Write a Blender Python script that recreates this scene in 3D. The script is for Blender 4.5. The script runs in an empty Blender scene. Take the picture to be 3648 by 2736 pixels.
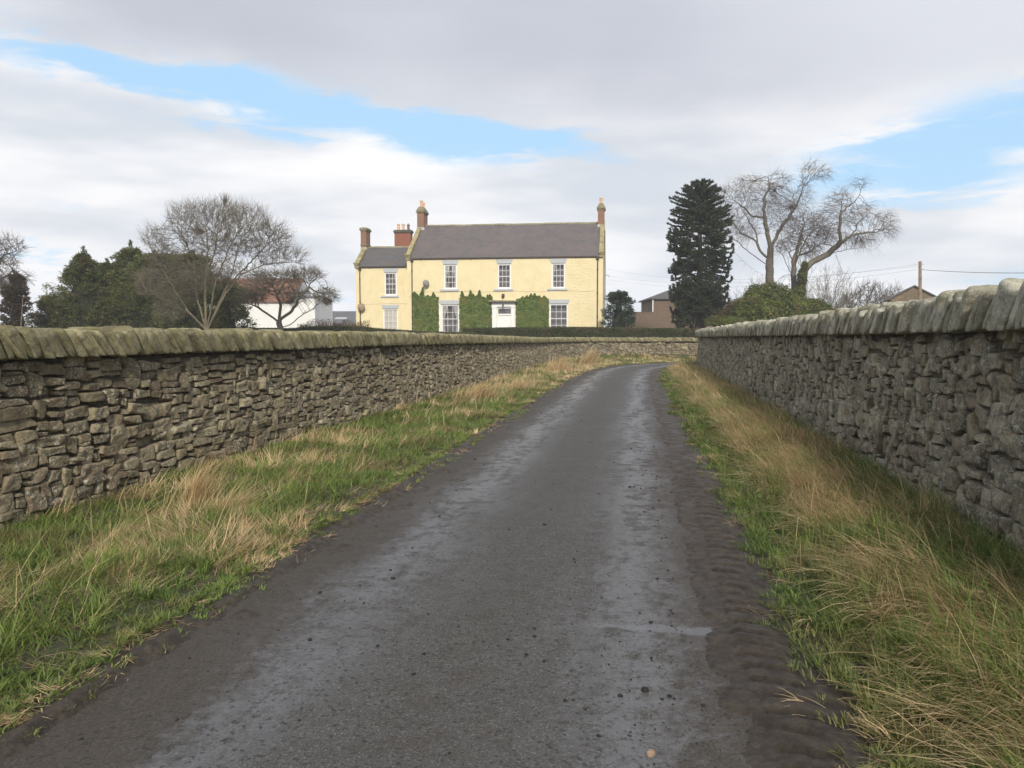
import bpy, math, random
import numpy as np
from mathutils import Vector, kdtree

# ---------------------------------------------------------------- camera / sky / sun / exposure
SC = bpy.context.scene
COL = SC.collection
R_ = math.radians
CAMH = 1.5
FPX, CX, CY = 2837.3, 1824.0, 1368.0
PITCH = math.atan((1368 - 1192) / FPX)
cam = bpy.data.cameras.new('camera'); cam.lens = 28.0; cam.sensor_width = 36.0; cam.clip_start = 0.05; cam.clip_end = 6000
camo = bpy.data.objects.new('camera', cam); COL.objects.link(camo)
camo.location = (0, 0, CAMH); camo.rotation_euler = (math.pi / 2 - PITCH, 0, 0)
SC.camera = camo
SC.view_settings.view_transform = 'Standard'
try: SC.view_settings.look = 'None'
except Exception: pass
SC.view_settings.gamma = 1.0
SC.view_settings.exposure = 0.36
SC.cycles.max_bounces = 6; SC.cycles.diffuse_bounces = 3; SC.cycles.transparent_max_bounces = 8

SUN_AZ = R_(175)      # compass-like, from +Y towards +X
SUN_EL = R_(33)
to_sun = Vector((math.sin(SUN_AZ) * math.cos(SUN_EL), math.cos(SUN_AZ) * math.cos(SUN_EL), math.sin(SUN_EL)))
sun = bpy.data.lights.new('sun', 'SUN'); sun.energy = 2.9; sun.angle = R_(5.0); sun.color = (1.0, 0.93, 0.80)
suno = bpy.data.objects.new('sun', sun); COL.objects.link(suno)
suno.rotation_euler = to_sun.to_track_quat('Z', 'Y').to_euler(); suno.location = (20, -30, 30)

class G:
    """tiny node-graph helper"""
    def __init__(s, tree): s.t = tree; s.n = tree.nodes; s.l = tree.links
    def new(s, typ, **kw):
        n = s.n.new(typ)
        for k, v in kw.items(): setattr(n, k, v)
        return n
    def put(s, sock, v):
        if v is None: return
        if isinstance(v, bpy.types.NodeSocket): s.l.new(v, sock)
        elif isinstance(v, (tuple, list)) and sock.type == 'RGBA': sock.default_value = tuple(v) + ((1,) if len(v) == 3 else ())
        elif sock.type == 'RGBA': sock.default_value = (v, v, v, 1)
        else: sock.default_value = v
    def m(s, op, a, b=None, c=None, clamp=False):
        n = s.new('ShaderNodeMath', operation=op, use_clamp=clamp)
        s.put(n.inputs[0], a); s.put(n.inputs[1], b); s.put(n.inputs[2], c)
        return n.outputs[0]
    def add(s, a, b): return s.m('ADD', a, b)
    def mul(s, a, b, clamp=False): return s.m('MULTIPLY', a, b, clamp=clamp)
    def sub(s, a, b): return s.m('SUBTRACT', a, b)
    def mix(s, f, a, b, mode='MIX'):
        n = s.new('ShaderNodeMix', data_type='RGBA', blend_type=mode)
        s.put(n.inputs[0], f); s.put(n.inputs[6], a); s.put(n.inputs[7], b)
        return n.outputs[2]
    def step(s, v, a, b, ta=0.0, tb=1.0):
        n = s.new('ShaderNodeMapRange', interpolation_type='SMOOTHSTEP')
        s.put(n.inputs[0], v); s.put(n.inputs[1], a); s.put(n.inputs[2], b); s.put(n.inputs[3], ta); s.put(n.inputs[4], tb)
        return n.outputs[0]
    def noise(s, vec, scale, detail=3.0, rough=0.55, dist=0.0, out=0):
        n = s.new('ShaderNodeTexNoise'); s.put(n.inputs['Vector'], vec)
        n.inputs['Scale'].default_value = scale; n.inputs['Detail'].default_value = detail
        n.inputs['Roughness'].default_value = rough; n.inputs['Distortion'].default_value = dist
        return n.outputs[out]
    def vor(s, vec, scale, feature='F1', out='Distance', rnd=1.0):
        n = s.new('ShaderNodeTexVoronoi', feature=feature); s.put(n.inputs['Vector'], vec)
        n.inputs['Scale'].default_value = scale; n.inputs['Randomness'].default_value = rnd
        return n.outputs[out]
    def scl(s, vec, v):
        n = s.new('ShaderNodeVectorMath', operation='MULTIPLY'); s.put(n.inputs[0], vec); n.inputs[1].default_value = v
        return n.outputs[0]
    def bump(s, h, strength, dist, normal=None):
        n = s.new('ShaderNodeBump'); s.put(n.inputs['Height'], h)
        s.put(n.inputs['Strength'], strength); s.put(n.inputs['Distance'], dist)
        if normal: s.put(n.inputs['Normal'], normal)
        return n.outputs[0]

# world -----------------------------------------------------------------------------------------
world = bpy.data.worlds.new('World'); SC.world = world; world.use_nodes = True
def build_world():
    g = G(world.node_tree); g.n.clear()
    out = g.new('ShaderNodeOutputWorld'); bg = g.new('ShaderNodeBackground')
    sky = g.new('ShaderNodeTexSky', sky_type='NISHITA')
    sky.sun_disc = False; sky.sun_elevation = SUN_EL; sky.sun_rotation = SUN_AZ
    sky.air_density = 1.0; sky.dust_density = 1.0; sky.ozone_density = 1.5
    tc = g.new('ShaderNodeTexCoord').outputs['Generated']
    sx = g.new('ShaderNodeSeparateXYZ'); g.put(sx.inputs[0], tc)
    X, Y, Z = sx.outputs
    az0 = g.m('ARCTAN2', X, Y); el0 = g.m('ARCSINE', Z)
    # warp so that the cloud edges are ragged
    flat = g.scl(tc, (1.0, 1.0, 3.0))
    w1 = g.sub(g.noise(flat, 3.0, 5, 0.6), 0.5); w2 = g.sub(g.noise(g.scl(tc, (1.3, 1.3, 4.0)), 4.3, 5, 0.62), 0.5)
    az = g.add(az0, g.mul(w1, 0.20)); el = g.add(el0, g.mul(w2, 0.085))
    def blob(px, py, rx, ry, slope, amp):
        a = math.atan((px - 1106) / 1720); e = math.atan((723 - py) / 1720 * math.cos(a))
        k = 1 / 1720
        da = g.sub(az, a); de = g.sub(el, e)
        t = g.add(de, g.mul(da, slope))
        q = g.add(g.m('POWER', g.m('ABSOLUTE', g.mul(da, 1 / (rx * k))), 2.4), g.m('POWER', g.m('ABSOLUTE', g.mul(t, 1 / (ry * k))), 2.0))
        return g.mul(g.m('EXPONENT', g.mul(q, -1.0)), amp)
    acc = None
    for b in [(300, 160, 300, 36, .16, 1.0), (640, 225, 330, 44, .14, 1.0), (900, 290, 260, 52, .14, 1.05), (1120, 320, 190, 34, .12, .9), (560, 285, 200, 22, .1, .55),
              (1880, 355, 230, 62, -.2, 1.0), (2150, 330, 240, 92, -.35, 1.1), (120, 553, 120, 13, 0, .75), (2130, 605, 160, 22, -.1, .5),
              (740, 655, 60, 30, 0, .6), (1390, 640, 90, 30, 0, .35), (1560, 590, 260, 26, 0, .3), (300, 470, 420, 20, .03, .25)]:
        v = blob(*b); acc = v if acc is None else g.add(acc, v)
    wisp = g.noise(g.scl(tc, (1.6, 1.6, 9.0)), 5.0, 6, 0.62, .4)
    blue = g.sub(acc, g.mul(g.step(wisp, .42, .62), .55))
    front = g.step(Y, .1, .4)
    blue = g.mul(g.step(blue, .0, 1.05), front)
    # grey belly of the large upper cloud: everything above a falling line
    edge = g.add(g.add(g.mul(az, -.075), .243), g.mul(g.mul(az, az), .09))
    dark = g.step(g.sub(el, edge), -.05, .08)
    right = g.step(az, .10, .55)
    n1 = g.noise(g.scl(tc, (1, 1, 2.6)), 2.0, 3, .5); n2 = g.noise(g.scl(tc, (1, 1, 4.5)), 3.0, 4, .5)
    belly = g.mix(g.step(n1, .3, .72), (.43, .45, .515), (.55, .57, .625))
    belly = g.mix(g.mul(right, .75), belly, (.64, .66, .71))
    white = g.mix(g.step(n2, .34, .64), (.56, .60, .66), (.84, .835, .845))
    cloud = g.mix(dark, white, belly)
    low = g.step(el0, .0, .12)
    cloud = g.mix(g.mul(g.sub(1.0, low), .35), cloud, (.62, .67, .75))
    c10 = g.mix(1.0, cloud, (10, 10, 10), 'MULTIPLY')
    skyb = g.mix(.75, sky.outputs[0], (4.0, 6.5, 8.9))
    col = g.mix(blue, c10, skyb)
    g.put(bg.inputs['Color'], col); bg.inputs['Strength'].default_value = 0.1
    g.l.new(bg.outputs[0], out.inputs[0])
build_world()

# ---------------------------------------------------------------- numeric helpers
rng = np.random.default_rng(7)
def ray(px, py):
    u = (px - CX) / FPX; v = (CY - py) / FPX
    return np.array([u, math.cos(PITCH) + v * math.sin(PITCH), -math.sin(PITCH) + v * math.cos(PITCH)])
def at(px, py, Y):
    """point at distance Y along +Y seen at photo pixel px, py (3648 wide)"""
    r = ray(px, py); r = r / r[1] * Y
    return np.array([r[0], Y, CAMH + r[2]])
def sstep(x, a, b):
    t = np.clip((x - a) / (b - a), 0, 1); return t * t * (3 - 2 * t)
def _h(i, j, k, s):
    n = (i * 374761393 + j * 668265263 + k * 2147483647 + s * 1274126177) & 0xffffffff
    n = ((n ^ (n >> 13)) * 1274126177) & 0xffffffff
    n = ((n ^ (n >> 16)) * 2246822519) & 0xffffffff
    return ((n ^ (n >> 15)) & 0xffffff) / float(0xffffff)
def vnoise(P, seed=0):
    """value noise 0..1 on (n,2|3) points"""
    P = np.asarray(P, float)
    if P.shape[-1] == 2: P = np.concatenate([P, np.zeros(P.shape[:-1] + (1,))], -1)
    I = np.floor(P).astype(np.int64); F = P - I; F = F * F * (3 - 2 * F)
    r = 0
    for a in (0, 1):
        for b in (0, 1):
            for c in (0, 1):
                w = (F[..., 0] if a else 1 - F[..., 0]) * (F[..., 1] if b else 1 - F[..., 1]) * (F[..., 2] if c else 1 - F[..., 2])
                r = r + w * _h(I[..., 0] + a, I[..., 1] + b, I[..., 2] + c, seed)
    return r
def fbm(P, seed=0, o=3):
    P = np.asarray(P, float); r = 0; a = .5; t = 0
    for k in range(o):
        r = r + a * vnoise(P * (2.03 ** k) + 17.3 * k, seed + k); t += a; a *= .5
    return r / t
def unit(v): return v / np.maximum(np.linalg.norm(v, axis=-1, keepdims=True), 1e-9)

class Poly:
    def __init__(s, pts, step=.4):
        p = np.array(pts, float); q = [p[0]]
        e = np.vstack([2 * p[0] - p[1], p, 2 * p[-1] - p[-2]])
        for i in range(1, len(e) - 2):
            n = max(2, int(np.linalg.norm(e[i + 1] - e[i]) / step))
            for k in range(1, n + 1):
                t = k / n; a, b, c, d = e[i - 1], e[i], e[i + 1], e[i + 2]
                q.append(.5 * (2 * b + (c - a) * t + (2 * a - 5 * b + 4 * c - d) * t * t + (3 * b - 3 * c + d - a) * t ** 3))
        s.p = np.array(q); d = np.diff(s.p, axis=0); s.seg = np.linalg.norm(d, axis=1)
        s.s = np.concatenate([[0], np.cumsum(s.seg)]); s.L = s.s[-1]; s.d = d / s.seg[:, None]
    def frame(s, u):
        u = np.asarray(u, float); x = np.interp(u, s.s, s.p[:, 0]); y = np.interp(u, s.s, s.p[:, 1])
        e = .35
        tx = np.interp(u + e, s.s, s.p[:, 0]) - np.interp(u - e, s.s, s.p[:, 0]); ty = np.interp(u + e, s.s, s.p[:, 1]) - np.interp(u - e, s.s, s.p[:, 1])
        T = unit(np.stack([tx, ty], -1)); N = np.stack([T[..., 1], -T[..., 0]], -1)   # N points to the right of travel
        return np.stack([x, y], -1), T, N
    def coords(s, xy):
        """signed lateral offset (right positive) and arclength of the nearest point"""
        xy = np.asarray(xy, float); S = np.empty(len(xy)); T = np.empty(len(xy))
        if not hasattr(s, 'q'):
            keep = [0]
            for i in range(1, len(s.p) - 1):
                a, b = s.p[keep[-1]], s.p[i + 1]; L = np.linalg.norm(b - a); m_ = s.p[keep[-1] + 1:i + 1] - a
                if np.abs(m_[:, 0] * (b - a)[1] - m_[:, 1] * (b - a)[0]).max() / L > .006: keep.append(i)
            keep.append(len(s.p) - 1); s.q = s.p[keep]; s.qs = s.s[keep]; d_ = np.diff(s.q, axis=0); s.qseg = np.linalg.norm(d_, axis=1); s.qd = d_ / s.qseg[:, None]
        A = s.q[:-1]
        for i in range(0, len(xy), 20000):
            q = xy[i:i + 20000]; r = q[:, None, :] - A[None]
            h = np.clip((r * s.qd[None]).sum(-1), 0, s.qseg[None])
            dd = r - h[..., None] * s.qd[None]; D = (dd ** 2).sum(-1); k = D.argmin(1); j = np.arange(len(q))
            dv = dd[j, k]; dr = s.qd[k]
            S[i:i + 20000] = s.qs[k] + h[j, k]; T[i:i + 20000] = np.sqrt(D[j, k]) * np.sign(dv[:, 0] * dr[:, 1] - dv[:, 1] * dr[:, 0])
        return S, T

LANE = Poly([(-2.04, -8), (-.78 + .158 * 4, 4), (.8, 10), (2.22, 19), (3.2, 25), (4.3, 31), (5.4, 35.3), (7.2, 38.9), (9.8, 41.4), (13.2, 43.1), (18, 44.4), (26, 45.6), (34, 46)])
LWALL = Poly([(-6.3, -8), (-4.08, 6.34), (-2.4, 16.5), (-1.3, 23), (.3, 33), (1.9, 42), (3.1, 45.6), (5.2, 48.2), (8.2, 49.4), (12, 49.9), (20, 50.2), (34, 50.6)])
RWALL = Poly([(1.1, -8), (3.2, 5), (5.0, 16.2), (6.6, 26.2), (7.75, 33.4), (8.5, 36), (10.0, 38.2), (12.6, 39.9), (16, 41), (24, 42), (34, 42.6)])

def gz(xy):
    """terrain height"""
    xy = np.asarray(xy, float)
    S, t = LANE.coords(xy)
    lane = sstep(np.abs(t), 1.45, 2.5) * np.where(t < 0, -.07 * sstep(np.abs(t), 2.0, 3.6), .09) - .035 * sstep(np.abs(t), 1.95, 1.2)
    lumps = (fbm(xy * 1.7, 3) - .5) * .07 * sstep(np.abs(t), 1.5, 2.1)
    far = sstep(np.abs(t), 3.6, 9.0)
    up = .92 * sstep(xy[:, 1], 46, 56) * sstep(xy[:, 0], -60, -30) * far
    side = .25 * far
    roll = (fbm(xy / 60.0, 9) - .5) * 2.0 * sstep(np.hypot(xy[:, 0], xy[:, 1]), 90, 400)
    return lane + lumps + up * .95 + side * (1 - sstep(xy[:, 1], 46, 56)) + roll

# mesh building ---------------------------------------------------------------------------------
def tag(o, label=None, cat=None, group=None, kind=None):
    if label: o['label'] = label
    if cat: o['category'] = cat
    if group: o['group'] = group
    if kind: o['kind'] = kind
    return o
def mesh(name, V, faces, mat, parent=None, smooth=False, attrs=None, uv=None, loc=None):
    """faces: list of (m,k) int arrays"""
    V = np.ascontiguousarray(V, np.float32)
    if isinstance(faces, np.ndarray): faces = [faces]
    faces = [np.asarray(f, np.int32) for f in faces if len(f)]
    me = bpy.data.meshes.new(name)
    me.vertices.add(len(V)); me.vertices.foreach_set('co', V.ravel())
    idx = np.concatenate([f.ravel() for f in faces]); cnt = np.concatenate([np.full(len(f), f.shape[1], np.int32) for f in faces])
    me.loops.add(len(idx)); me.loops.foreach_set('vertex_index', idx)
    me.polygons.add(len(cnt)); st = np.zeros(len(cnt), np.int32); st[1:] = np.cumsum(cnt)[:-1]
    me.polygons.foreach_set('loop_start', st)
    try: me.polygons.foreach_set('loop_total', cnt)
    except Exception: pass
    if smooth: me.polygons.foreach_set('use_smooth', np.ones(len(cnt), bool))
    else: me.polygons.foreach_set('use_smooth', np.zeros(len(cnt), bool))
    for k, a in (attrs or {}).items():
        at_ = me.attributes.new(k, 'FLOAT', 'POINT'); at_.data.foreach_set('value', np.asarray(a, np.float32))
    if uv is not None:
        l = me.uv_layers.new(name='lane'); l.data.foreach_set('uv', np.asarray(uv, np.float32)[idx].ravel())
    me.update(calc_edges=True); me.validate()
    me.materials.append(mat)
    o = bpy.data.objects.new(name, me); COL.objects.link(o)
    if parent is not None: o.parent = parent
    if loc is not None: o.location = loc
    return o
def empty(name, loc=(0, 0, 0), rz=0, parent=None):
    o = bpy.data.objects.new(name, None); COL.objects.link(o); o.location = loc; o.rotation_euler = (0, 0, rz)
    if parent is not None: o.parent = parent
    o.empty_display_size = .3
    return o
class MB:
    """collects boxes / prisms / tubes / lathes into one mesh"""
    def __init__(s): s.V = []; s.F3 = []; s.F4 = []; s.n = 0; s.P = []
    def raw(s, V, faces):
        V = np.asarray(V, float)
        for f in faces: s.P.append([i + s.n for i in f])
        s.V.append(V); s.n += len(V); return s
    def box(s, x0, x1, y0, y1, z0, z1):
        V = [(x, y, z) for z in (z0, z1) for y in (y0, y1) for x in (x0, x1)]
        return s.raw(V, [(0, 2, 3, 1), (4, 5, 7, 6), (0, 1, 5, 4), (1, 3, 7, 5), (3, 2, 6, 7), (2, 0, 4, 6)])
    def prism(s, prof, axis, a0, a1):
        """prof: 2D polygon; axis 'x' -> (y,z), 'y' -> (x,z), 'z' -> (x,y)"""
        n = len(prof); V = []
        for a in (a0, a1):
            for p, q in prof: V.append({'x': (a, p, q), 'y': (p, a, q), 'z': (p, q, a)}[axis])
        F = [tuple(range(n))[::-1], tuple(range(n, 2 * n))] + [(i, (i + 1) % n, n + (i + 1) % n, n + i) for i in range(n)]
        return s.raw(V, F)
    def tube(s, pts, r, k=8, caps=True):
        pts = np.asarray(pts, float); n = len(pts); r = np.broadcast_to(r, (n,))
        V = []; up = np.array([0.13, .21, 1.0])
        for i in range(n):
            d = unit(pts[min(i + 1, n - 1)] - pts[max(i - 1, 0)]); a = np.cross(d, up)
            if np.linalg.norm(a) < .1: a = np.cross(d, (1, 0, 0))
            a = unit(a); b = np.cross(d, a)
            for j in range(k):
                t = 2 * math.pi * j / k; V.append(pts[i] + r[i] * (math.cos(t) * a + math.sin(t) * b))
        F = [(i * k + j, i * k + (j + 1) % k, (i + 1) * k + (j + 1) % k, (i + 1) * k + j) for i in range(n - 1) for j in range(k)]
        if caps: F += [tuple(range(k))[::-1], tuple(range((n - 1) * k, n * k))]
        return s.raw(V, F)
    def lathe(s, prof, c=(0, 0, 0), k=16):
        V = []; n = len(prof)
        for r, z in prof:
            for j in range(k):
                t = 2 * math.pi * j / k; V.append((c[0] + r * math.cos(t), c[1] + r * math.sin(t), c[2] + z))
        F = [(i * k + j, i * k + (j + 1) % k, (i + 1) * k + (j + 1) % k, (i + 1) * k + j) for i in range(n - 1) for j in range(k)]
        F += [tuple(range(k))[::-1], tuple(range((n - 1) * k, n * k))]
        return s.raw(V, F)
    def build(s, name, mat, parent=None, smooth=False, bevel=0, loc=None):
        V = np.concatenate(s.V); by = {}
        for f in s.P: by.setdefault(len(f), []).append(f)
        o = mesh(name, V, [np.array(v) for v in by.values()], mat, parent, smooth, loc=loc)
        if bevel:
            m = o.modifiers.new('bevel', 'BEVEL'); m.width = bevel; m.segments = 2; m.limit_method = 'ANGLE'; m.angle_limit = R_(35)
        return o

# ---------------------------------------------------------------- materials
def material(name):
    m = bpy.data.materials.new(name); m.use_nodes = True
    g = G(m.node_tree); b = g.n['Principled BSDF']
    return m, g, b
def pos(g): return g.new('ShaderNodeNewGeometry').outputs['Position']
def objc(g): return g.new('ShaderNodeTexCoord').outputs['Object']
def attr(g, name): return g.new('ShaderNodeAttribute', attribute_name=name).outputs['Fac']

def mat_stone(name, lo, hi, lichen=(.42, .42, .36), lich=.5, ochre=.5, bumpk=1.0, moss=None, streak=0):
    m, g, b = material(name); P = pos(g); t = attr(g, 'tone'); h = attr(g, 'hue')
    c = g.mix(t, lo, hi)
    c = g.mix(g.mul(g.step(h, .62, .95), .55), c, (.17, .115, .085))
    c = g.mix(g.mul(g.step(g.noise(P, 9.0, 5, .65), .42, .62), .6), c, tuple(v * .45 for v in lo))
    c = g.mix(g.mul(g.step(g.noise(P, 3.1, 4, .6), .52, .75), .35), c, tuple(v * 1.5 for v in hi))
    if moss: c = g.mix(g.mul(g.step(g.noise(P, 4.3, 5, .6), .45, .7), .7), c, moss)
    # pale crust lichen: small irregular patches + pepper
    l1 = g.step(g.noise(P, 30.0, 5, .75), .545, .60); l2 = g.step(g.noise(P, 80.0, 3, .7), .55, .62)
    region = g.step(g.noise(P, 3.2, 4, .6), .38, .62, .12, 1.0)
    c = g.mix(g.mul(g.mul(g.m('MAXIMUM', l1, g.mul(l2, .7)), region), lich), c, lichen)
    oc = g.mul(g.step(g.noise(P, 6.0, 5, .7), .605, .65), ochre)
    c = g.mix(oc, c, (.26, .17, .05))
    g.put(b.inputs['Base Color'], c); b.inputs['Roughness'].default_value = .9
    b.inputs['Specular IOR Level'].default_value = .25
    hgt = g.add(g.noise(P, 26.0, 6, .7), g.mul(g.noise(P, 110.0, 3, .6), .35))
    if streak:
        mp = g.new('ShaderNodeVectorRotate', rotation_type='X_AXIS'); g.put(mp.inputs['Vector'], P); mp.inputs['Angle'].default_value = R_(-36)
        st = g.noise(g.scl(mp.outputs[0], (2.0, 8.0, .9)), 4.5, 5, .7); hgt = g.add(hgt, g.mul(st, streak))
        c2 = g.mix(g.mul(g.step(st, .52, .64), .38), c, tuple(v * .6 for v in lo)); g.put(b.inputs['Base Color'], c2)
    g.put(b.inputs['Normal'], g.bump(hgt, 1.0 * bumpk, .03))
    return m
def mat_foliage(name, a, b_, c_=None, trans=.25, rough=.55, spec=.3):
    m, g, b = material(name); t = attr(g, 'tone')
    c = g.mix(t, a, b_)
    if c_: c = g.mix(g.step(g.noise(pos(g), 1.1, 3, .6), .45, .7), c, c_)
    g.put(b.inputs['Base Color'], c); b.inputs['Roughness'].default_value = rough; b.inputs['Specular IOR Level'].default_value = spec
    tr = g.new('ShaderNodeBsdfTranslucent'); g.put(tr.inputs['Color'], c)
    mx = g.new('ShaderNodeMixShader'); mx.inputs[0].default_value = trans
    g.l.new(b.outputs[0], mx.inputs[1]); g.l.new(tr.outputs[0], mx.inputs[2]); g.l.new(mx.outputs[0], g.n['Material Output'].inputs[0])
    return m
def mat_plain(name, col, rough=.6, var=.15, scale=6.0, spec=.3, metal=0, bump=0, obj=False):
    m, g, b = material(name); P = objc(g) if obj else pos(g)
    n = g.step(g.noise(P, scale, 5, .65), .25, .75)
    c = g.mix(n, tuple(v * (1 - var) for v in col), tuple(min(1, v * (1 + var)) for v in col))
    g.put(b.inputs['Base Color'], c); b.inputs['Roughness'].default_value = rough
    b.inputs['Specular IOR Level'].default_value = spec; b.inputs['Metallic'].default_value = metal
    if bump: g.put(b.inputs['Normal'], g.bump(g.noise(P, scale * 4, 5, .7), .7, bump))
    return m

M = {}
M['stone_l'] = mat_stone('lane_rubble_stone', (.15, .122, .075), (.36, .303, .195), lichen=(.54, .52, .44), lich=1.0, ochre=.35)
M['stone_r'] = mat_stone('shaded_rubble_stone', (.17, .153, .106), (.40, .365, .27), lichen=(.52, .54, .49), lich=.9, ochre=.5)
M['cope_l'] = mat_stone('coping_sandstone', (.20, .18, .105), (.41, .37, .22), lich=.5, ochre=.55, bumpk=1.0, moss=(.19, .18, .065), streak=1.4)
M['cope_r'] = mat_stone('coping_lichen_stone', (.24, .23, .165), (.52, .50, .41), lichen=(.55, .56, .52), lich=.7, ochre=.35, moss=(.24, .23, .13))
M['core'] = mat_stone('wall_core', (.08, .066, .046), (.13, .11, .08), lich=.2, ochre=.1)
M['bark'] = mat_plain('grey_bark', (.115, .10, .08), .9, .35, 14, bump=.01)
M['bark_birch'] = mat_plain('birch_bark', (.13, .115, .09), .85, .4, 9, bump=.01)
M['twig_birch'] = mat_plain('birch_twigs', (.15, .13, .12), .8, .3, 4)
M['bark_d'] = mat_plain('olive_bark', (.15, .13, .085), .9, .35, 9, bump=.01)
M['twig_d'] = mat_plain('olive_twigs', (.15, .13, .095), .85, .3, 4)
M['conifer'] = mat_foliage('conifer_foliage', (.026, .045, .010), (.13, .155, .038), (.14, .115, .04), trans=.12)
M['monkey'] = mat_foliage('monkey_puzzle_foliage', (.022, .032, .016), (.080, .095, .045), trans=.03, rough=.5)
M['bush'] = mat_foliage('laurel_leaves', (.035, .06, .012), (.24, .27, .05), (.14, .12, .045), trans=.25, rough=.4)
M['ivy'] = mat_foliage('ivy_leaves', (.035, .075, .014), (.27, .35, .085), (.20, .21, .06), trans=.2, rough=.4)
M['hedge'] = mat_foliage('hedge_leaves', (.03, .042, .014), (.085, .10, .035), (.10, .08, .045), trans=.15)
M['russet'] = mat_foliage('russet_twiggy_leaves', (.08, .05, .03), (.15, .10, .06), trans=.2)
M['dullcon'] = mat_foliage('dull_conifer_foliage', (.035, .028, .018), (.10, .075, .045), trans=.1)
M['pine'] = mat_foliage('pine_needles', (.018, .035, .018), (.05, .08, .045), trans=.1)
M['grass'] = mat_foliage('green_grass', (.060, .115, .022), (.26, .34, .08), (.20, .185, .075), trans=.35, rough=.5)
M['dry'] = mat_foliage('dry_grass', (.32, .21, .10), (.80, .62, .37), trans=.35, rough=.6)
M['white'] = mat_plain('white_paint', (.78, .78, .77), .45, .04, 3)
M['grey_paint'] = mat_plain('grey_painted_stone', (.44, .46, .49), .7, .07, 4, bump=.004)
M['iron'] = mat_plain('black_iron', (.06, .045, .04), .5, .3, 8)
M['dish'] = mat_plain('weathered_dish_metal', (.22, .21, .20), .55, .15, 6)
M['dish_brown'] = mat_plain('rusty_dish_metal', (.27, .20, .14), .6, .2, 6)
M['pot'] = mat_plain('terracotta_pot', (.62, .42, .27), .85, .15, 6)
M['pot_dark'] = mat_plain('sooty_pot', (.16, .13, .12), .8, .3, 8)
M['cap'] = mat_plain('mossy_mortar_cap', (.22, .20, .13), .95, .35, 5, bump=.02)
M['sootcap'] = mat_plain('sooty_corbel', (.10, .095, .08), .95, .4, 5, bump=.02)
M['lead'] = mat_plain('lead_flashing', (.42, .43, .45), .6, .15, 5)
M['copestone'] = mat_plain('gable_coping_stone', (.30, .26, .14), .95, .4, 2.5, bump=.015)
M['curtain'] = mat_plain('pale_curtain', (.42, .41, .39), .9, .1, 9)
M['blind'] = mat_plain('cream_blind', (.62, .59, .52), .9, .05, 2)
M['wood'] = mat_plain('weathered_pole_wood', (.20, .16, .11), .9, .3, 6, bump=.006)
M['wire'] = mat_plain('cable', (.05, .05, .05), .6, .1, 3)
M['render_white'] = mat_plain('white_render', (.72, .72, .71), .85, .06, .7)

def mat_brick(name, a, b_, mortar, scale=1.0):
    m, g, b = material(name); P = objc(g)
    sx = g.new('ShaderNodeSeparateXYZ'); g.put(sx.inputs[0], P)
    cb = g.new('ShaderNodeCombineXYZ'); g.put(cb.inputs[0], g.add(sx.outputs[0], sx.outputs[1])); g.put(cb.inputs[1], sx.outputs[2])
    br = g.new('ShaderNodeTexBrick'); g.put(br.inputs['Vector'], cb.outputs[0])
    br.inputs['Scale'].default_value = 1; br.inputs['Brick Width'].default_value = .23 * scale; br.inputs['Row Height'].default_value = .076 * scale
    br.inputs['Mortar Size'].default_value = .008 * scale
    g.put(br.inputs['Color1'], a); g.put(br.inputs['Color2'], b_); g.put(br.inputs['Mortar'], mortar)
    c = g.mix(g.mul(g.step(g.noise(P, 1.8, 5, .7), .4, .75), .6), br.outputs['Color'], (.14, .12, .08))
    g.put(b.inputs['Base Color'], c); b.inputs['Roughness'].default_value = .9
    g.put(b.inputs['Normal'], g.bump(g.add(g.mul(br.outputs['Fac'], -1), g.noise(P, 30, 3)), .6, .012))
    return m
M['brick'] = mat_brick('weathered_brick', (.30, .12, .07), (.26, .14, .09), (.22, .18, .12))
M['brick_red'] = mat_brick('red_brick', (.34, .085, .05), (.29, .10, .065), (.20, .12, .09))
M['brick_barn'] = mat_brick('brown_barn_brick', (.14, .09, .065), (.18, .12, .085), (.17, .145, .12), 1.4)

def mat_slate(name, a, b_, c_, slope=True, row=.19, wid=.30):
    m, g, b = material(name); P = objc(g)
    sx = g.new('ShaderNodeSeparateXYZ'); g.put(sx.inputs[0], P)
    cb = g.new('ShaderNodeCombineXYZ'); g.put(cb.inputs[0], sx.outputs[0]); g.put(cb.inputs[1], g.mul(sx.outputs[2], 1.72))
    br = g.new('ShaderNodeTexBrick'); g.put(br.inputs['Vector'], cb.outputs[0])
    br.inputs['Scale'].default_value = 1; br.inputs['Brick Width'].default_value = wid; br.inputs['Row Height'].default_value = row
    br.inputs['Mortar Size'].default_value = .012; br.inputs['Bias'].default_value = .1
    g.put(br.inputs['Color1'], a); g.put(br.inputs['Color2'], b_); g.put(br.inputs['Mortar'], tuple(v * .45 for v in a))
    c = g.mix(g.mul(g.step(g.noise(P, .9, 5, .65), .4, .65), .65), br.outputs['Color'], c_)
    c = g.mix(g.mul(g.step(g.noise(P, 5.0, 5, .7), .62, .72), .35), c, (.24, .22, .14))
    g.put(b.inputs['Base Color'], c); b.inputs['Roughness'].default_value = .72; b.inputs['Specular IOR Level'].default_value = .35
    saw = g.m('FRACT', g.mul(sx.outputs[2], 1.72 / row))
    g.put(b.inputs['Normal'], g.bump(g.add(g.mul(saw, -.8), g.mul(g.noise(P, 12, 3), .5)), .6, .02))
    return m
M['slate'] = mat_slate('purple_slate', (.15, .125, .13), (.10, .098, .10), (.15, .12, .11))
M['slate_grey'] = mat_slate('grey_slate', (.12, .115, .12), (.09, .09, .097), (.13, .105, .09))
M['pantile'] = mat_slate('red_pantiles', (.26, .115, .07), (.22, .10, .065), (.17, .11, .075), row=.3, wid=.25)
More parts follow.
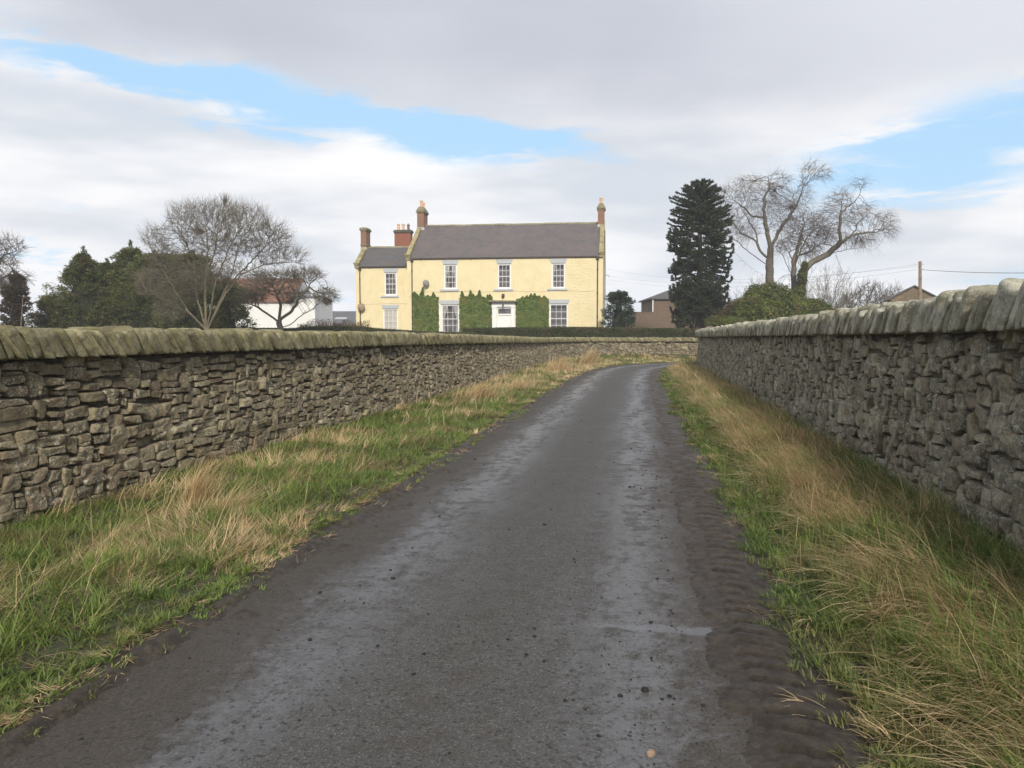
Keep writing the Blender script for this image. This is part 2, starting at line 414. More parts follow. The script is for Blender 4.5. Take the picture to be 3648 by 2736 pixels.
M['sheet'] = mat_slate('grey_sheet_roof', (.11, .115, .13), (.13, .135, .145), (.10, .10, .11), row=3.0, wid=1.0)

def mat_yellow():
    m, g, b = material('yellow_painted_rubble'); P = objc(g)
    sx = g.new('ShaderNodeSeparateXYZ'); g.put(sx.inputs[0], P)
    base = g.mix(g.step(g.noise(P, 1.3, 5, .65), .3, .7), (.71, .605, .37), (.76, .665, .43))
    base = g.mix(g.mul(g.step(g.noise(g.scl(P, (2.4, 2.4, .5)), 1.6, 5, .65), .52, .75), .42), base, (.66, .53, .28))
    base = g.mix(g.mul(g.step(g.noise(P, 6.0, 4, .6), .66, .76), .25), base, (.52, .44, .28))
    drip = g.mul(g.step(g.noise(g.scl(P, (3.2, 3.2, .22)), 2.0, 5, .7), .52, .70), g.step(g.noise(P, .7, 3), .42, .6))
    base = g.mix(g.mul(drip, .5), base, (.50, .44, .30))
    # exposed courses at the right end of the front
    zone = g.mul(g.step(sx.outputs[0], 12.2, 12.9), g.mul(g.step(sx.outputs[2], 7.35, 7.05), g.step(sx.outputs[0], 14.9, 14.4)))
    cz = g.noise(g.scl(P, (1.6, 1.6, 5.5)), 1.25, 4, .65, .3); crease = g.m('ABSOLUTE', g.sub(cz, .5))
    crs = g.step(crease, .05, .0)
    rough = g.mul(g.add(g.mul(g.noise(g.scl(P, (1, 1, 3.4)), 2.6, 4, .6), 2.2), g.mul(crs, -.10)), zone)
    fine = g.mul(g.noise(g.scl(P, (1, 1, 1.6)), 4.5, 6, .7), .35)
    g.put(b.inputs['Normal'], g.bump(g.add(g.mul(rough, .55), fine), .8, .05))
    c = g.mix(g.mul(g.mul(crs, zone), .05), base, (.64, .52, .29))
    g.put(b.inputs['Base Color'], c); b.inputs['Roughness'].default_value = .85; b.inputs['Specular IOR Level'].default_value = .2
    return m
M['yellow'] = mat_yellow()

def mat_glass():
    m, g, b = material('window_glass'); P = pos(g)
    g.put(b.inputs['Base Color'], g.mix(g.step(g.noise(P, 1.4, 3, .6), .35, .65), (.055, .05, .055), (.13, .115, .125)))
    b.inputs['Roughness'].default_value = .06; b.inputs['Specular IOR Level'].default_value = .7
    g.put(b.inputs['Normal'], g.bump(g.noise(P, 2.2, 2), .12, .03))
    return m
M['glass'] = mat_glass()

def mat_ground():
    m, g, b = material('verge_soil'); P = pos(g)
    c = g.mix(g.step(g.noise(P, 2.5, 6, .7), .35, .65), (.045, .034, .024), (.05, .06, .022))
    c = g.mix(g.step(g.noise(P, 14, 4, .7), .5, .7), c, (.10, .075, .045))
    g.put(b.inputs['Base Color'], c); b.inputs['Roughness'].default_value = .95
    g.put(b.inputs['Normal'], g.bump(g.noise(P, 18, 6, .75), .9, .04))
    return m
M['ground'] = mat_ground()

def mat_road(kind):
    m, g, b = material('wet_lane_tarmac' if kind == 'road' else 'wet_mud'); P = pos(g)
    uv = g.new('ShaderNodeUVMap', uv_map='lane').outputs[0]
    sx = g.new('ShaderNodeSeparateXYZ'); g.put(sx.inputs[0], uv); t = sx.outputs[0]; s = sx.outputs[1]
    streak = g.noise(g.scl(uv, (2.2, .35, 1)), 1.6, 5, .65)
    tw = g.add(t, g.mul(g.sub(g.noise(g.scl(uv, (1, .5, 1)), 1.3, 4, .6), .5), .55))
    patch = g.noise(P, 5.5, 6, .72)
    grit = g.noise(P, 210.0, 2, .6); grit2 = g.noise(P, 85.0, 3, .7)
    if kind == 'road':
        def band(c, w): return g.m('EXPONENT', g.mul(g.m('POWER', g.mul(g.sub(tw, c), 1 / w), 2.0), -1.0))
        track = g.m('MAXIMUM', band(-.78, .36), band(.80, .36))
        wet_sheen = g.mul(track, g.step(g.add(g.mul(patch, .6), g.mul(streak, .4)), .40, .54), clamp=True)
        mudm = g.m('MAXIMUM', g.step(g.add(g.m('ABSOLUTE', tw), g.mul(g.sub(g.noise(P, 12, 6, .75), .5), 1.1)), .74, 1.12), g.mul(g.mul(band(0, .55), .45), g.step(patch, .35, .65)))
        mudm = g.m('MAXIMUM', mudm, g.mul(g.step(g.noise(g.scl(uv, (1, .7, 1)), .8, 5, .65), .52, .7), .38))
        stone = g.mix(g.step(grit, .35, .7), (.036, .035, .034), (.108, .105, .100))
        stone = g.mix(g.mul(g.step(grit2, .57, .62), .7), stone, (.20, .19, .175))
        stone = g.mix(g.mul(wet_sheen, .5), stone, (.155, .16, .178))  # sky sheen on the wet tracks, put into the colour as pale blue-grey
        mud = g.mix(g.step(grit2, .35, .7), (.030, .024, .018), (.078, .062, .047))
        c = g.mix(g.mul(mudm, .9), stone, mud)
        c = g.mix(g.mul(g.step(g.noise(P, 40, 3, .7), .575, .61), .85), c, (.020, .018, .015)); c = g.mix(g.mul(g.step(g.noise(P, 15, 5, .75), .50, .62), .45), c, (.045, .038, .031))
        rgh = g.add(g.m('SUBTRACT', .74, g.mul(wet_sheen, .44)), g.mul(mudm, .06)); rgh = g.add(rgh, g.mul(g.sub(patch, .5), .18))
        hb = g.add(g.mul(grit2, .6), g.mul(grit, .5))
        # the thin sheet of standing water across the right wheel track
        ws = g.m('ABSOLUTE', g.sub(g.sub(s, g.mul(t, .05)), POOL[1] + 0)); pool = g.mul(g.step(g.add(g.sub(ws, g.mul(t, .03)), g.mul(g.sub(g.noise(P, 5, 4), .5), .16)), .035, -.01), g.mul(g.step(t, .35, .75), g.step(t, 1.45, 1.2)))
        c = g.mix(g.mul(pool, .5), c, (.08, .08, .085))
        rgh = g.mix(pool, rgh, .05)
        g.put(b.inputs['Roughness'], rgh); b.inputs['Specular IOR Level'].default_value = .5
        st = g.m('SUBTRACT', .75, g.mul(g.m('MAXIMUM', wet_sheen, pool), .35)); st = g.mul(st, g.sub(1.0, pool))
        g.put(b.inputs['Normal'], g.bump(hb, st, .012, g.bump(patch, .35, .02)))
    else:
        c = g.mix(g.step(g.noise(P, 16, 6, .75), .35, .68), (.028, .021, .016), (.080, .063, .048))
        c = g.mix(g.mul(g.step(g.noise(P, 60, 3, .7), .6, .7), .4), c, (.095, .072, .05))
        lug = attr(g, 'tread'); c = g.mix(g.mul(lug, .85), c, (.012, .009, .007))  # tread grooves darkened in the colour: their shade along with wet mud
        g.put(b.inputs['Roughness'], g.step(g.noise(P, 5, 4, .6), .3, .7, .42, .8)); b.inputs['Specular IOR Level'].default_value = .45
        g.put(b.inputs['Normal'], g.bump(g.noise(P, 45, 6, .75), 1.0, .02))
    g.put(b.inputs['Base Color'], c)
    return m
_ps, _pt = LANE.coords(np.array([[1.1, 4.05]]))
POOL = (_pt[0], _ps[0] - .20)
M['road'] = mat_road('road'); M['mud'] = mat_road('mud')

# ---------------------------------------------------------------- ground, road, mud margins
def grid_faces(nu, nv):
    i = np.arange(nu - 1)[:, None] * nv + np.arange(nv - 1)[None]
    return np.stack([i, i + nv, i + nv + 1, i + 1], -1).reshape(-1, 4)
def build_ground():
    def axis(a, b, h, far):
        c = list(np.arange(a, b + 1e-6, h)); st = h
        while c[-1] < far: st *= 1.22; c.append(c[-1] + st)
        st = h
        while c[0] > -far: st *= 1.22; c.insert(0, c[0] - st)
        return np.array(c)
    X = axis(-9, 16, .2, 2500); Y = axis(-6, 56, .2, 2500)
    A, B = np.meshgrid(X, Y, indexing='ij'); xy = np.stack([A.ravel(), B.ravel()], -1)
    V = np.column_stack([xy, gz(xy)])
    o = mesh('ground', V, grid_faces(len(X), len(Y))[:, ::-1], M['ground'], smooth=True)
    tag(o, kind='structure')
build_ground()

def ribbon(name, t0, t1, dt, s_list, zf, mat):
    T = np.linspace(t0, t1, max(2, int(round((t1 - t0) / dt)) + 1)); S = np.asarray(s_list)
    P, Tn, N = LANE.frame(S)
    XY = P[:, None, :] + N[:, None, :] * T[None, :, None]
    ss = np.repeat(S, len(T)); tt = np.tile(T, len(S)); XY = XY.reshape(-1, 2)
    global LUG
    LUG = None; V = np.column_stack([XY, zf(tt, ss, XY)])
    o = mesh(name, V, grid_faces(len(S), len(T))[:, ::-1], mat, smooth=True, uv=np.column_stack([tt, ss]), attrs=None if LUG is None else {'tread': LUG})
    return tag(o, kind='structure')
def s_of(y): return LANE.coords(np.array([[(-.78 + .158 * y), y]]))[0][0]
def road_z(t, s, XY): return .022 - .016 * (t / 1.3) ** 2 + (fbm(XY * 1.3, 5) - .5) * .012
ribbon('road', -1.50, 1.22, .034, np.concatenate([np.arange(0.2, 24, .06), np.arange(24, LANE.L - .5, .25)]), road_z, M['road'])
sS = np.concatenate([np.arange(s_of(1.6), s_of(9), .014), np.arange(s_of(9), s_of(18), .04), np.arange(s_of(18), LANE.L - .6, .2)])
def mud_left(t, s, XY):
    a = sstep(t + (fbm(XY * 2.2, 27) - .5) * .55 + (fbm(XY * 9, 28) - .5) * .25, -1.22, -1.58)             # rises out of the tarmac
    h = road_z(t, s, XY) - .020 + a * (.024 + .020 * fbm(XY * 3.5, 21)) + (.25 + a) * (.011 * fbm(XY * 14, 22) + .010 * fbm(XY * 45, 25))
    wob = .12 * (fbm(np.column_stack([s * .7, s * 0]), 23) - .5)
    h += a * (.030 * np.exp(-((t + 1.47 + wob) / .04) ** 2) * (.3 + 1.2 * fbm(XY * 5, 24)) - .022 * np.exp(-((t + 1.38 + wob) / .05) ** 2))
    return h - sstep(t, -1.52, -1.72) * .05
def mud_right(t, s, XY):
    a = sstep(t + (fbm(XY * 2.0, 37) - .5) * .30 + (fbm(XY * 12, 38) - .5) * .20, 1.02, 1.24) * sstep(t, 1.04, 1.14)
    h = road_z(t, s, XY) - .024 + a * (.028 + .014 * fbm(XY * 4, 31)) + (.12 + a) * (.008 * fbm(XY * 16, 32) + .010 * fbm(XY * 45, 35))
    u = s + .14 * (t - 1.4) + .05 * (fbm(XY * 3, 33) - .5)
    per = .145; cell = np.floor(u / per); ph = (u / per) % 1.0
    wd = .28 + .25 * vnoise(np.column_stack([cell * 3.1, t * 4]), 39)
    bar = sstep(ph, .10, .22) * (1 - sstep(ph, wd + .34, wd + .42))
    act = sstep(s, s_of(1.9), s_of(2.9)) * (1 - sstep(s, s_of(6.5), s_of(11)))
    c0 = .05 * (vnoise(np.column_stack([cell * 1.3, cell * 0]), 40) - .5)
    zone = sstep(t, 1.24 + c0, 1.28 + c0) * (1 - sstep(t, 1.42 + c0, 1.50 + c0)) * (.45 + .55 * sstep(vnoise(np.column_stack([cell * 1.7, t * 7]), 34), .1, .5))
    global LUG
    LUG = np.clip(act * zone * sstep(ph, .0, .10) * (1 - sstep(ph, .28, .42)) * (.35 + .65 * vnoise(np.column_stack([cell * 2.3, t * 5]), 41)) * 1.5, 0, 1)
    h += act * zone * (.014 - .048 * sstep(ph, .02, .09) * (1 - sstep(ph, .30, .40)) * (.35 + .65 * vnoise(np.column_stack([cell * 2.3, t * 5]), 41)))
    return h - sstep(t, 1.55, 1.75) * .05
ribbon('mud_margin', -1.74, -1.15, .014, sS, mud_left, M['mud'])
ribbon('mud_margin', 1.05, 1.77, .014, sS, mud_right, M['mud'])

# ---------------------------------------------------------------- dry stone walls
def cube_tpl(n):
    g = np.linspace(-1, 1, n + 1); g = np.sign(g) * np.abs(g) ** .62
    key = {}; V = []; F = []
    def vid(p):
        k = tuple(np.round(p, 5))
        if k not in key: key[k] = len(V); V.append(p)
        return key[k]
    for ax in range(3):
        for sg in (-1, 1):
            for i in range(n):
                for j in range(n):
                    q = []
                    for a, b in ((g[i], g[j]), (g[i + 1], g[j]), (g[i + 1], g[j + 1]), (g[i], g[j + 1])):
                        p = [0, 0, 0]; p[ax] = sg; p[(ax + 1) % 3] = a; p[(ax + 2) % 3] = b; q.append(vid(tuple(p)))
                    F.append(q if sg > 0 else q[::-1])
    return np.array(V, float), np.array(F)
TPL = {n: cube_tpl(n) for n in (2, 3, 4, 6, 8, 10, 14)}

def rocks(C, ex, ey, ez, half, n, e=6.0, amp=.06, freq=9.0, quad=None, seed=0, tone=None, hue=None, facets=0, facets_out=True):
    """C centres (k,3); ex,ey,ez axes (k,3); half (k,3); quad (k,4,2) corner offsets in x,z"""
    T, F = TPL[n]; k = len(C)
    nn = (np.abs(T) ** e).sum(1) ** (1 / e); S = T / nn[:, None]
    L = S[None] * half[:, None, :]
    if quad is not None:
        u = (S[None, :, 0] + 1) / 2; w = (S[None, :, 2] + 1) / 2
        for c, (a, b) in enumerate(((0, 0), (1, 0), (1, 1), (0, 1))):
            wt = (u if a else 1 - u) * (w if b else 1 - w)
            L[..., 0] += wt * quad[:, c, 0][:, None]; L[..., 2] += wt * quad[:, c, 1][:, None]
    off = rng.random((k, 1, 3)) * 200
    mn = np.minimum(half.min(1), .09)[:, None]
    D = unit(S)[None]
    d = (fbm(L * freq + off, seed, 3) - .5) * 2 * amp * mn / .05 + (vnoise(L * freq * .35 + off, seed + 9) - .5) * 2.2 * amp * mn / .05
    L = L + D * d[..., None]
    for pl in range(facets):
        nv = rng.normal(size=(k, 3)); nv[:, 1] = np.abs(nv[:, 1]) * (1 if facets_out else rng.choice([-1, 1], k)); nv = unit(nv)
        sup = (np.abs(nv) * half).sum(1); dlim = sup * rng.uniform(.66, .95, k)
        ov = np.maximum(0, (L * nv[:, None]).sum(-1) - dlim[:, None]); L = L - ov[..., None] * nv[:, None] * .92
    W = C[:, None] + L[..., 0:1] * ex[:, None] + L[..., 1:2] * ey[:, None] + L[..., 2:3] * ez[:, None]
    V = W.reshape(-1, 3); FF = (F[None] + (np.arange(k) * len(T))[:, None, None]).reshape(-1, 4)
    return V, FF, np.repeat(tone, len(T)), np.repeat(hue, len(T))

def pack(Ls, Hs, cu, cv, sizes, seed):
    """greedy random rubble packing; returns x0,z0,w,h in metres"""
    r = random.Random(seed); nu = int(Ls / cu); nv = int(Hs / cv)
    occ = np.zeros((nv, nu), bool); out = []
    for _ in range(int(nu * nv / 420)):       # a few big stones first
        w = r.randint(4, 8); h = r.randint(4, 7); i = r.randint(0, nv - h); j = r.randint(0, nu - w)
        if not occ[max(0, i - 2):i + h + 2, max(0, j - 4):j + w + 4].any(): occ[i:i + h, j:j + w] = True; out.append((j, i, w, h))
    for i in range(nv):
        j = 0
        while j < nu:
            if occ[i, j]: j += 1; continue
            w, h = sizes(r); w = min(w, nu - j); h = min(h, nv - i)
            ww = 1
            while ww < w and not occ[i, j + ww]: ww += 1
            w = ww
            if j + w < nu and w >= 2:
                rest = 0
                while j + w + rest < nu and rest < 2 and not occ[i, j + w + rest]: rest += 1
                if rest == 1: w += 1
            while h > 1 and occ[i:i + h, j:j + w].any(): h -= 1
            occ[i:i + h, j:j + w] = True; out.append((j, i, w, h)); j += w
    a = np.array(out, float)
    return a[:, 0] * cu, a[:, 1] * cv, a[:, 2] * cu, a[:, 3] * cv

def build_wall(name, path, side, top_cap, sizes, cu, cv, mats, seed, label, cap_thick, cap_h, cap_over, lean, s0, s1, jit=.35, capround=3.0, capamp=.05, wob=.03, samp=.026, capfac=3, hvar=.06):
    """side=+1: the face looks to the right of travel, -1: to the left"""
    global rng
    rng = np.random.default_rng(seed)
    root = empty(name, (0, 0, 0)); tag(root, label, 'wall')
    Hm = 1.75
    x, z, w, h = pack(s1 - s0, Hm, cu, cv, sizes, seed)
    xc = x + w / 2 + s0; zc = z + h / 2
    capb = np.interp(xc, *top_cap) - cap_h
    base = -.12
    zt = base + zc / Hm * 1.0 * Hm
    keep = (zt + h * .35) < capb
    x, z, w, h, xc, zt = [q[keep] for q in (x, z, w, h, xc, zt)]
    P, T, N = path.frame(xc)
    warp = (fbm(np.column_stack([xc * 1.1, zt * 2.0]), seed, 2) - .5) * .10 + (fbm(np.column_stack([xc * .25, zt * 1.0]), seed + 5, 2) - .5) * .12
    zt = zt + warp * sstep(zt, 0, .3)
    batter = (zt / 1.4) * -.10
    prot = batter + rng.normal(0, wob * .5, len(xc)) - .015
    nrm = N * side
    C = np.column_stack([P + nrm * (prot[:, None] - .09), zt])
    ex = np.column_stack([T, np.zeros(len(T))]); ey = np.column_stack([nrm, np.zeros(len(T))])
    rot = rng.normal(0, .035, len(T)); sl = rng.normal(0, .06, len(T))
    ezv = np.array([0, 0, 1.0])
    ex2 = unit(ex * np.cos(rot)[:, None] + ezv * np.sin(rot)[:, None] + ey * sl[:, None]); ez2 = unit(ezv - ex2 * (ex2 @ ezv)[:, None] + ey * rng.normal(0, .07, len(T))[:, None])
    ey2 = np.cross(ez2, ex2); ey2 *= np.sign((ey2 * ey).sum(1))[:, None]
    gap = .012
    half = np.column_stack([w / 2 - gap * .35, np.full(len(w), .10), h / 2 - gap * .35]); half = np.maximum(half, .014)
    half[:, 0] *= rng.uniform(1.0, 1.10, len(w)); half[:, 2] *= rng.uniform(.86, 1.07, len(w))
    quad = rng.uniform(-1, 1, (len(w), 4, 2)) * np.stack([half[:, 0], half[:, 2]], -1)[:, None, :] * jit
    quad[:, :, 0] = np.clip(quad[:, :, 0], -.035, .035)
    dist = np.linalg.norm(C[:, :2], axis=1)
    tone = np.clip(rng.normal(.5, .28, len(w)), 0, 1); hue = rng.random(len(w))
    Vs = []; Fs = []; ts = []; hs = []; o = 0
    for n, lo, hi in ((10, 0, 8), (8, 8, 13), (6, 13, 20), (4, 20, 999)):
        k = (dist >= lo) & (dist < hi)
        if not k.any(): continue
        V, F, t_, h_ = rocks(C[k], ex2[k], ey2[k], ez2[k], half[k], n, e=13.0, amp=samp, freq=16, facets=3, quad=quad[k], seed=seed, tone=tone[k], hue=hue[k])
        Vs.append(V); Fs.append(F + o); ts.append(t_); hs.append(h_); o += len(V)
    mesh('stonework', np.concatenate(Vs), np.concatenate(Fs), mats[0], root, smooth=False, attrs={'tone': np.concatenate(ts), 'hue': np.concatenate(hs)})
    # solid heart of the wall
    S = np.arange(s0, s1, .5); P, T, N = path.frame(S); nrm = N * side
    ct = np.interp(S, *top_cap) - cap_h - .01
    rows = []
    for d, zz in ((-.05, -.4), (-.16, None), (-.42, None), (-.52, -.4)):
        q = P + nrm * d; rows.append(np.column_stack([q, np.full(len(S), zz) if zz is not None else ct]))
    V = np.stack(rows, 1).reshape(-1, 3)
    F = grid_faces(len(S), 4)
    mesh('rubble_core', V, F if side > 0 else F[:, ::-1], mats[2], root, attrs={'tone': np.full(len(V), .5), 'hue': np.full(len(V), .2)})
    # coping stones set on edge, leaning
    s = s0; L = []
    while s < s1:
        th = cap_thick(rng); L.append((s + th / 2, th)); s += th * .93
    L = np.array(L); sc, th = L.T
    P, T, N = path.frame(sc); nrm = N * side
    capt = np.interp(sc, *top_cap)
    hh = cap_h / 2 * rng.uniform(1 - hvar, 1 + hvar, len(sc))
    wdt = cap_over[0] / 2 * rng.uniform(.93, 1.08, len(sc))
    C = np.column_stack([P + nrm * (-cap_over[1] + rng.normal(0, .012, len(sc)))[:, None], capt - cap_h / 2 + (hh - cap_h / 2) + rng.normal(0, .008, len(sc))])
    ln = lean * rng.uniform(.75, 1.25, len(sc)); C[:, 2] -= th * .40 * np.sin(ln)
    ex = np.column_stack([T, np.zeros(len(T))]); ey = np.column_stack([nrm, np.zeros(len(T))]); ezv = np.array([0, 0, 1.0])
    ez2 = unit(ezv - ex * np.tan(ln)[:, None]); ex2 = unit(ex + ezv * (np.tan(ln) * .9)[:, None]); C[:, 2] -= .012
    half = np.column_stack([th / 2 * 1.06 * np.cos(ln), wdt, hh * 1.10 / np.cos(ln)]); C[:, 2] -= hh * .08
    dist = np.linalg.norm(C[:, :2], axis=1)
    tone = np.clip(rng.normal(.5, .25, len(sc)), 0, 1); hue = rng.random(len(sc)) * .8
    pale = rng.random(len(sc)) < .12; tone[pale] = 1.6
    quad = rng.uniform(-1, 1, (len(sc), 4, 2)) * .018; quad[:, :2, 1] *= .3
    Vs = []; Fs = []; ts = []; hs = []; o = 0
    for n, lo, hi in ((14, 0, 9), (10, 9, 16), (6, 16, 28), (4, 28, 999)):
        k = (dist >= lo) & (dist < hi)
        if not k.any(): continue
        V, F, t_, h_ = rocks(C[k], ex2[k], ey[k], ez2[k], half[k], n, e=capround, amp=capamp, freq=9, facets=capfac, facets_out=False, quad=quad[k], seed=seed + 50, tone=tone[k], hue=hue[k])
        bed = np.repeat((capt - cap_h - .004)[k] + rng.normal(0, .006, k.sum()), len(V) // k.sum()); V[:, 2] = np.where(V[:, 2] < bed, bed + (V[:, 2] - bed) * .08, V[:, 2])
        Vs.append(V); Fs.append(F + o); ts.append(t_); hs.append(h_); o += len(V)
    mesh('coping', np.concatenate(Vs), np.concatenate(Fs), mats[1], root, smooth=True, attrs={'tone': np.concatenate(ts), 'hue': np.concatenate(hs)})
    return root

def size_l(r):
    q = r.random()
    if q < .22: return r.randint(2, 4), r.randint(1, 2)
    if q < .80: return r.randint(4, 9), r.randint(2, 3)
    if q < .93: return r.randint(3, 6), r.randint(3, 4)
    return r.randint(2, 4), r.randint(3, 6)
def size_r(r):
    q = r.random()
    if q < .30: return r.randint(2, 3), r.randint(1, 3)
    if q < .70: return r.randint(3, 6), r.randint(2, 4)
    if q < .92: return r.randint(3, 5), r.randint(4, 6)
    return r.randint(5, 8), r.randint(3, 5)
sl = lambda y, P_=LWALL: P_.s[np.argmin(np.abs(P_.p[:, 1] - y))]
LT = (np.array([0, sl(6.3), sl(15), sl(23), sl(40), LWALL.L]), np.array([1.57, 1.575, 1.56, 1.52, 1.36, 1.30]))
sr = lambda y: RWALL.s[np.argmin(np.abs(RWALL.p[:, 1] - y))]
RT = (np.array([0, sr(5), sr(10), sr(20), sr(33), RWALL.L]), np.array([1.86, 1.84, 1.81, 1.77, 1.71, 1.70]))
build_wall('dry_stone_wall', LWALL, +1, LT, size_l, .050, .038, (M['stone_l'], M['cope_l'], M['core']), 11,
           'sunlit brown dry stone wall on the left of the lane, curving round in front of the house',
           lambda r: r.choice([.055, .08, .12, .19], p=[.3, .35, .25, .10]) * r.uniform(.85, 1.15), .27, (.43, .195), R_(38), 2.0, LWALL.L - 1, capround=8, capamp=.010, samp=.016, capfac=1, hvar=.05)
build_wall('dry_stone_wall', RWALL, -1, RT, size_r, .048, .038, (M['stone_r'], M['cope_r'], M['core']), 23,
           'shaded grey dry stone wall on the right of the lane with pale knobbly coping',
           lambda r: r.uniform(.07, .17), .30, (.43, .185), R_(38), 2.0, RWALL.L - 1, capround=8, capamp=.018, wob=.022, samp=.017, capfac=4, hvar=.12)

# ---------------------------------------------------------------- farmhouse
PHI = R_(7.5)
HX, HY, HZ = -8.186, 62.482, 0.85
def build_house():
    H = empty('farmhouse', (HX, HY, 0), -PHI)
    tag(H, 'long cream-yellow two-storey farmhouse with slate roof behind the clipped hedge', 'house')
    W = 15.18; D = 8.4; EZ = 7.55; RZ = 10.5; rd = D / 2
    # main walls (gable profile prism), reveal-less openings are covered by frames set in recesses cut by boxes
    def walls(x0, x1, y0, y1, ez, rz, ops, label=None):
        """front wall with real openings + sides, back and gables"""
        b = MB(); xs = sorted({x0, x1} | {o[0] for o in ops} | {o[1] for o in ops}); zs = sorted({-.2, ez} | {o[2] for o in ops} | {o[3] for o in ops})
        for i in range(len(xs) - 1):
            for j in range(len(zs) - 1):
                cx_ = (xs[i] + xs[i + 1]) / 2; cz = (zs[j] + zs[j + 1]) / 2
                if any(o[0] < cx_ < o[1] and o[2] < cz < o[3] for o in ops): continue
                b.raw([(xs[i], y0, zs[j]), (xs[i + 1], y0, zs[j]), (xs[i + 1], y0, zs[j + 1]), (xs[i], y0, zs[j + 1])], [(0, 1, 2, 3)])
        d = .16
        for a, c, e, f in ops:
            b.raw([(a, y0, e), (a, y0 + d, e), (a, y0 + d, f), (a, y0, f)], [(0, 1, 2, 3)]); b.raw([(c, y0, e), (c, y0, f), (c, y0 + d, f), (c, y0 + d, e)], [(0, 1, 2, 3)])
            b.raw([(a, y0, f), (a, y0 + d, f), (c, y0 + d, f), (c, y0, f)], [(0, 1, 2, 3)]); b.raw([(a, y0, e), (c, y0, e), (c, y0 + d, e), (a, y0 + d, e)], [(0, 1, 2, 3)])
        ym = (y0 + y1) / 2
        for x in (x0, x1):
            v = [(x, y0, -.2), (x, y1, -.2), (x, y1, ez), (x, ym, rz), (x, y0, ez)]
            b.raw(v, [(0, 4, 3, 2, 1)] if x == x0 else [(0, 1, 2, 3, 4)])
        b.raw([(x0, y1, -.2), (x0, y1, ez), (x1, y1, ez), (x1, y1, -.2)], [(0, 1, 2, 3)])
        o = b.build('wall', M['yellow'], H)
        if label: o['label'] = label
        return o
    U = [(2.92, 3.97), (7.13, 8.18), (11.28, 12.33)]
    ops = [(a, b, 5.01, 6.92) for a, b in U] + [(2.69, 4.13, 1.60, 3.84), (11.13, 12.56, 1.60, 3.85), (7.10, 8.22, HZ, 3.60)]
    walls(0, W, 0, D, EZ - .06, RZ - .10, ops)
    wops = [(-2.10, -1.07, 4.60, 6.43), (-2.24, -1.00, 1.55, 3.55)]
    walls(-4.45, -.003, .9, 5.7, 6.98, 8.62, wops, 'lower recessed left wing in the same yellow paint')
    # rear block carrying the broad chimney
    b = MB(); b.prism([(5.72, -.2), (9.5, -.2), (9.5, 6.2), (7.6, 7.9), (5.72, 6.2)], 'x', -4.3, -.2); b.build('wall', M['yellow'], H)['label'] = 'rear block hidden behind the left wing'
    # roofs
    def roof(x0, x1, y0, y1, ez, rz, mat, th=.10, ov=.14):
        ym = (y0 + y1) / 2; k = (rz - ez) / (ym - y0)
        b = MB(); p = [(y0 - ov, ez - ov * k), (ym, rz), (y1 + ov, ez - ov * k), (y1 + ov, ez - ov * k - th), (ym, rz - th), (y0 - ov, ez - ov * k - th)]
        V = []; 
        b.prism(p[:2] + [p[4], p[5]], 'x', x0, x1); b.prism([p[1], p[2], p[3], p[4]], 'x', x0, x1)
        o = b.build('roof', mat, H)
        # ridge tiles
        r = MB()
        x = x0; 
        while x < x1 - .05:
            e = min(x + .46, x1); dz = .010 * math.sin(x * 1.3) + .008 * math.sin(x * 3.1)
            r.prism([(ym - .17, rz - .10 + dz), (ym - .05, rz + .045 + dz), (ym + .05, rz + .045 + dz), (ym + .17, rz - .10 + dz)], 'x', x + .006, e); x = e
        r.build('ridge_tiles', M['cap'], H if False else o)
        return o
    roof(.30, W - .30, 0, D, EZ, RZ, M['slate'])
    roof(-4.12, -.003, .9, 5.7, 7.03, 8.70, M['slate_grey'])
    roof(-4.3, -.2, 5.75, 9.5, 6.25, 7.95, M['slate_grey'])['label'] = 'roof of the rear block'
    # raised gable copings with kneelers
    def coping(xa, xb, y0, y1, ez, rz, kneel_dx, stop=None):
        ym = (y0 + y1) / 2; b = MB(); k = (rz - ez) / (ym - y0); ov = .12
        for sgn in (1, -1):
            ya = y0 - ov if sgn > 0 else y1 + ov; n = 7
            for i in range(n):
                f0 = i / n; f1 = (i + 1) / n - .008
                q0 = ya + (ym - ya) * f0; q1 = ya + (ym - ya) * f1
                z0 = ez - ov * k + (rz - ez + ov * k) * f0; z1 = ez - ov * k + (rz - ez + ov * k) * f1
                j = .012 * math.sin(i * 2.3 + xa)
                b.prism([(q0, z0 - .22), (q0, z0 + .17 + j), (q1, z1 + .17 + j), (q1, z1 - .22)], 'x', xa, xb)
        b.build('gable_coping', M['copestone'], H)
        kn = MB(); ka, kb = (xa - kneel_dx, xb) if xa < 5 and kneel_dx > 0 else (xa, xb + kneel_dx)
        z = ez - .12
        kn.box(ka - .03, kb + .06, y0 - .22, y0 + .2, z + .14, z + .25); kn.box(ka + .03, kb + .03, y0 - .17, y0 + .2, z + .02, z + .14); kn.box(ka + .08, kb, y0 - .10, y0 + .2, z - .12, z + .02)
        kn.build('kneeler', M['copestone'], H, bevel=.01)
    coping(-.06, .28, 0, D, EZ + .06, RZ + .05, .06)
    coping(W - .30, W + .05, 0, D, EZ + .06, RZ + .05, .0)
    coping(-4.50, -4.14, .9, 5.7, 7.09, 8.76, .06)
    # gutters and downpipes
    def gutter(x0, x1, y, z):
        g = MB(); n = 10
        prof = [(y - .13, z + .04)] + [(y - .065 + .065 * math.cos(math.pi + math.pi * i / 8), z - .065 * math.sin(math.pi * i / 8)) for i in range(9)] + [(y, z + .04)]
        g.prism(prof, 'x', x0, x1); x = x0 + .8
        while x < x1: g.box(x, x + .03, y - .02, y + .02, z - .14, z - .05); x += 2.0
        g.build('gutter', M['iron'], H)
    gutter(.30, W - .30, -.012, EZ - .17)
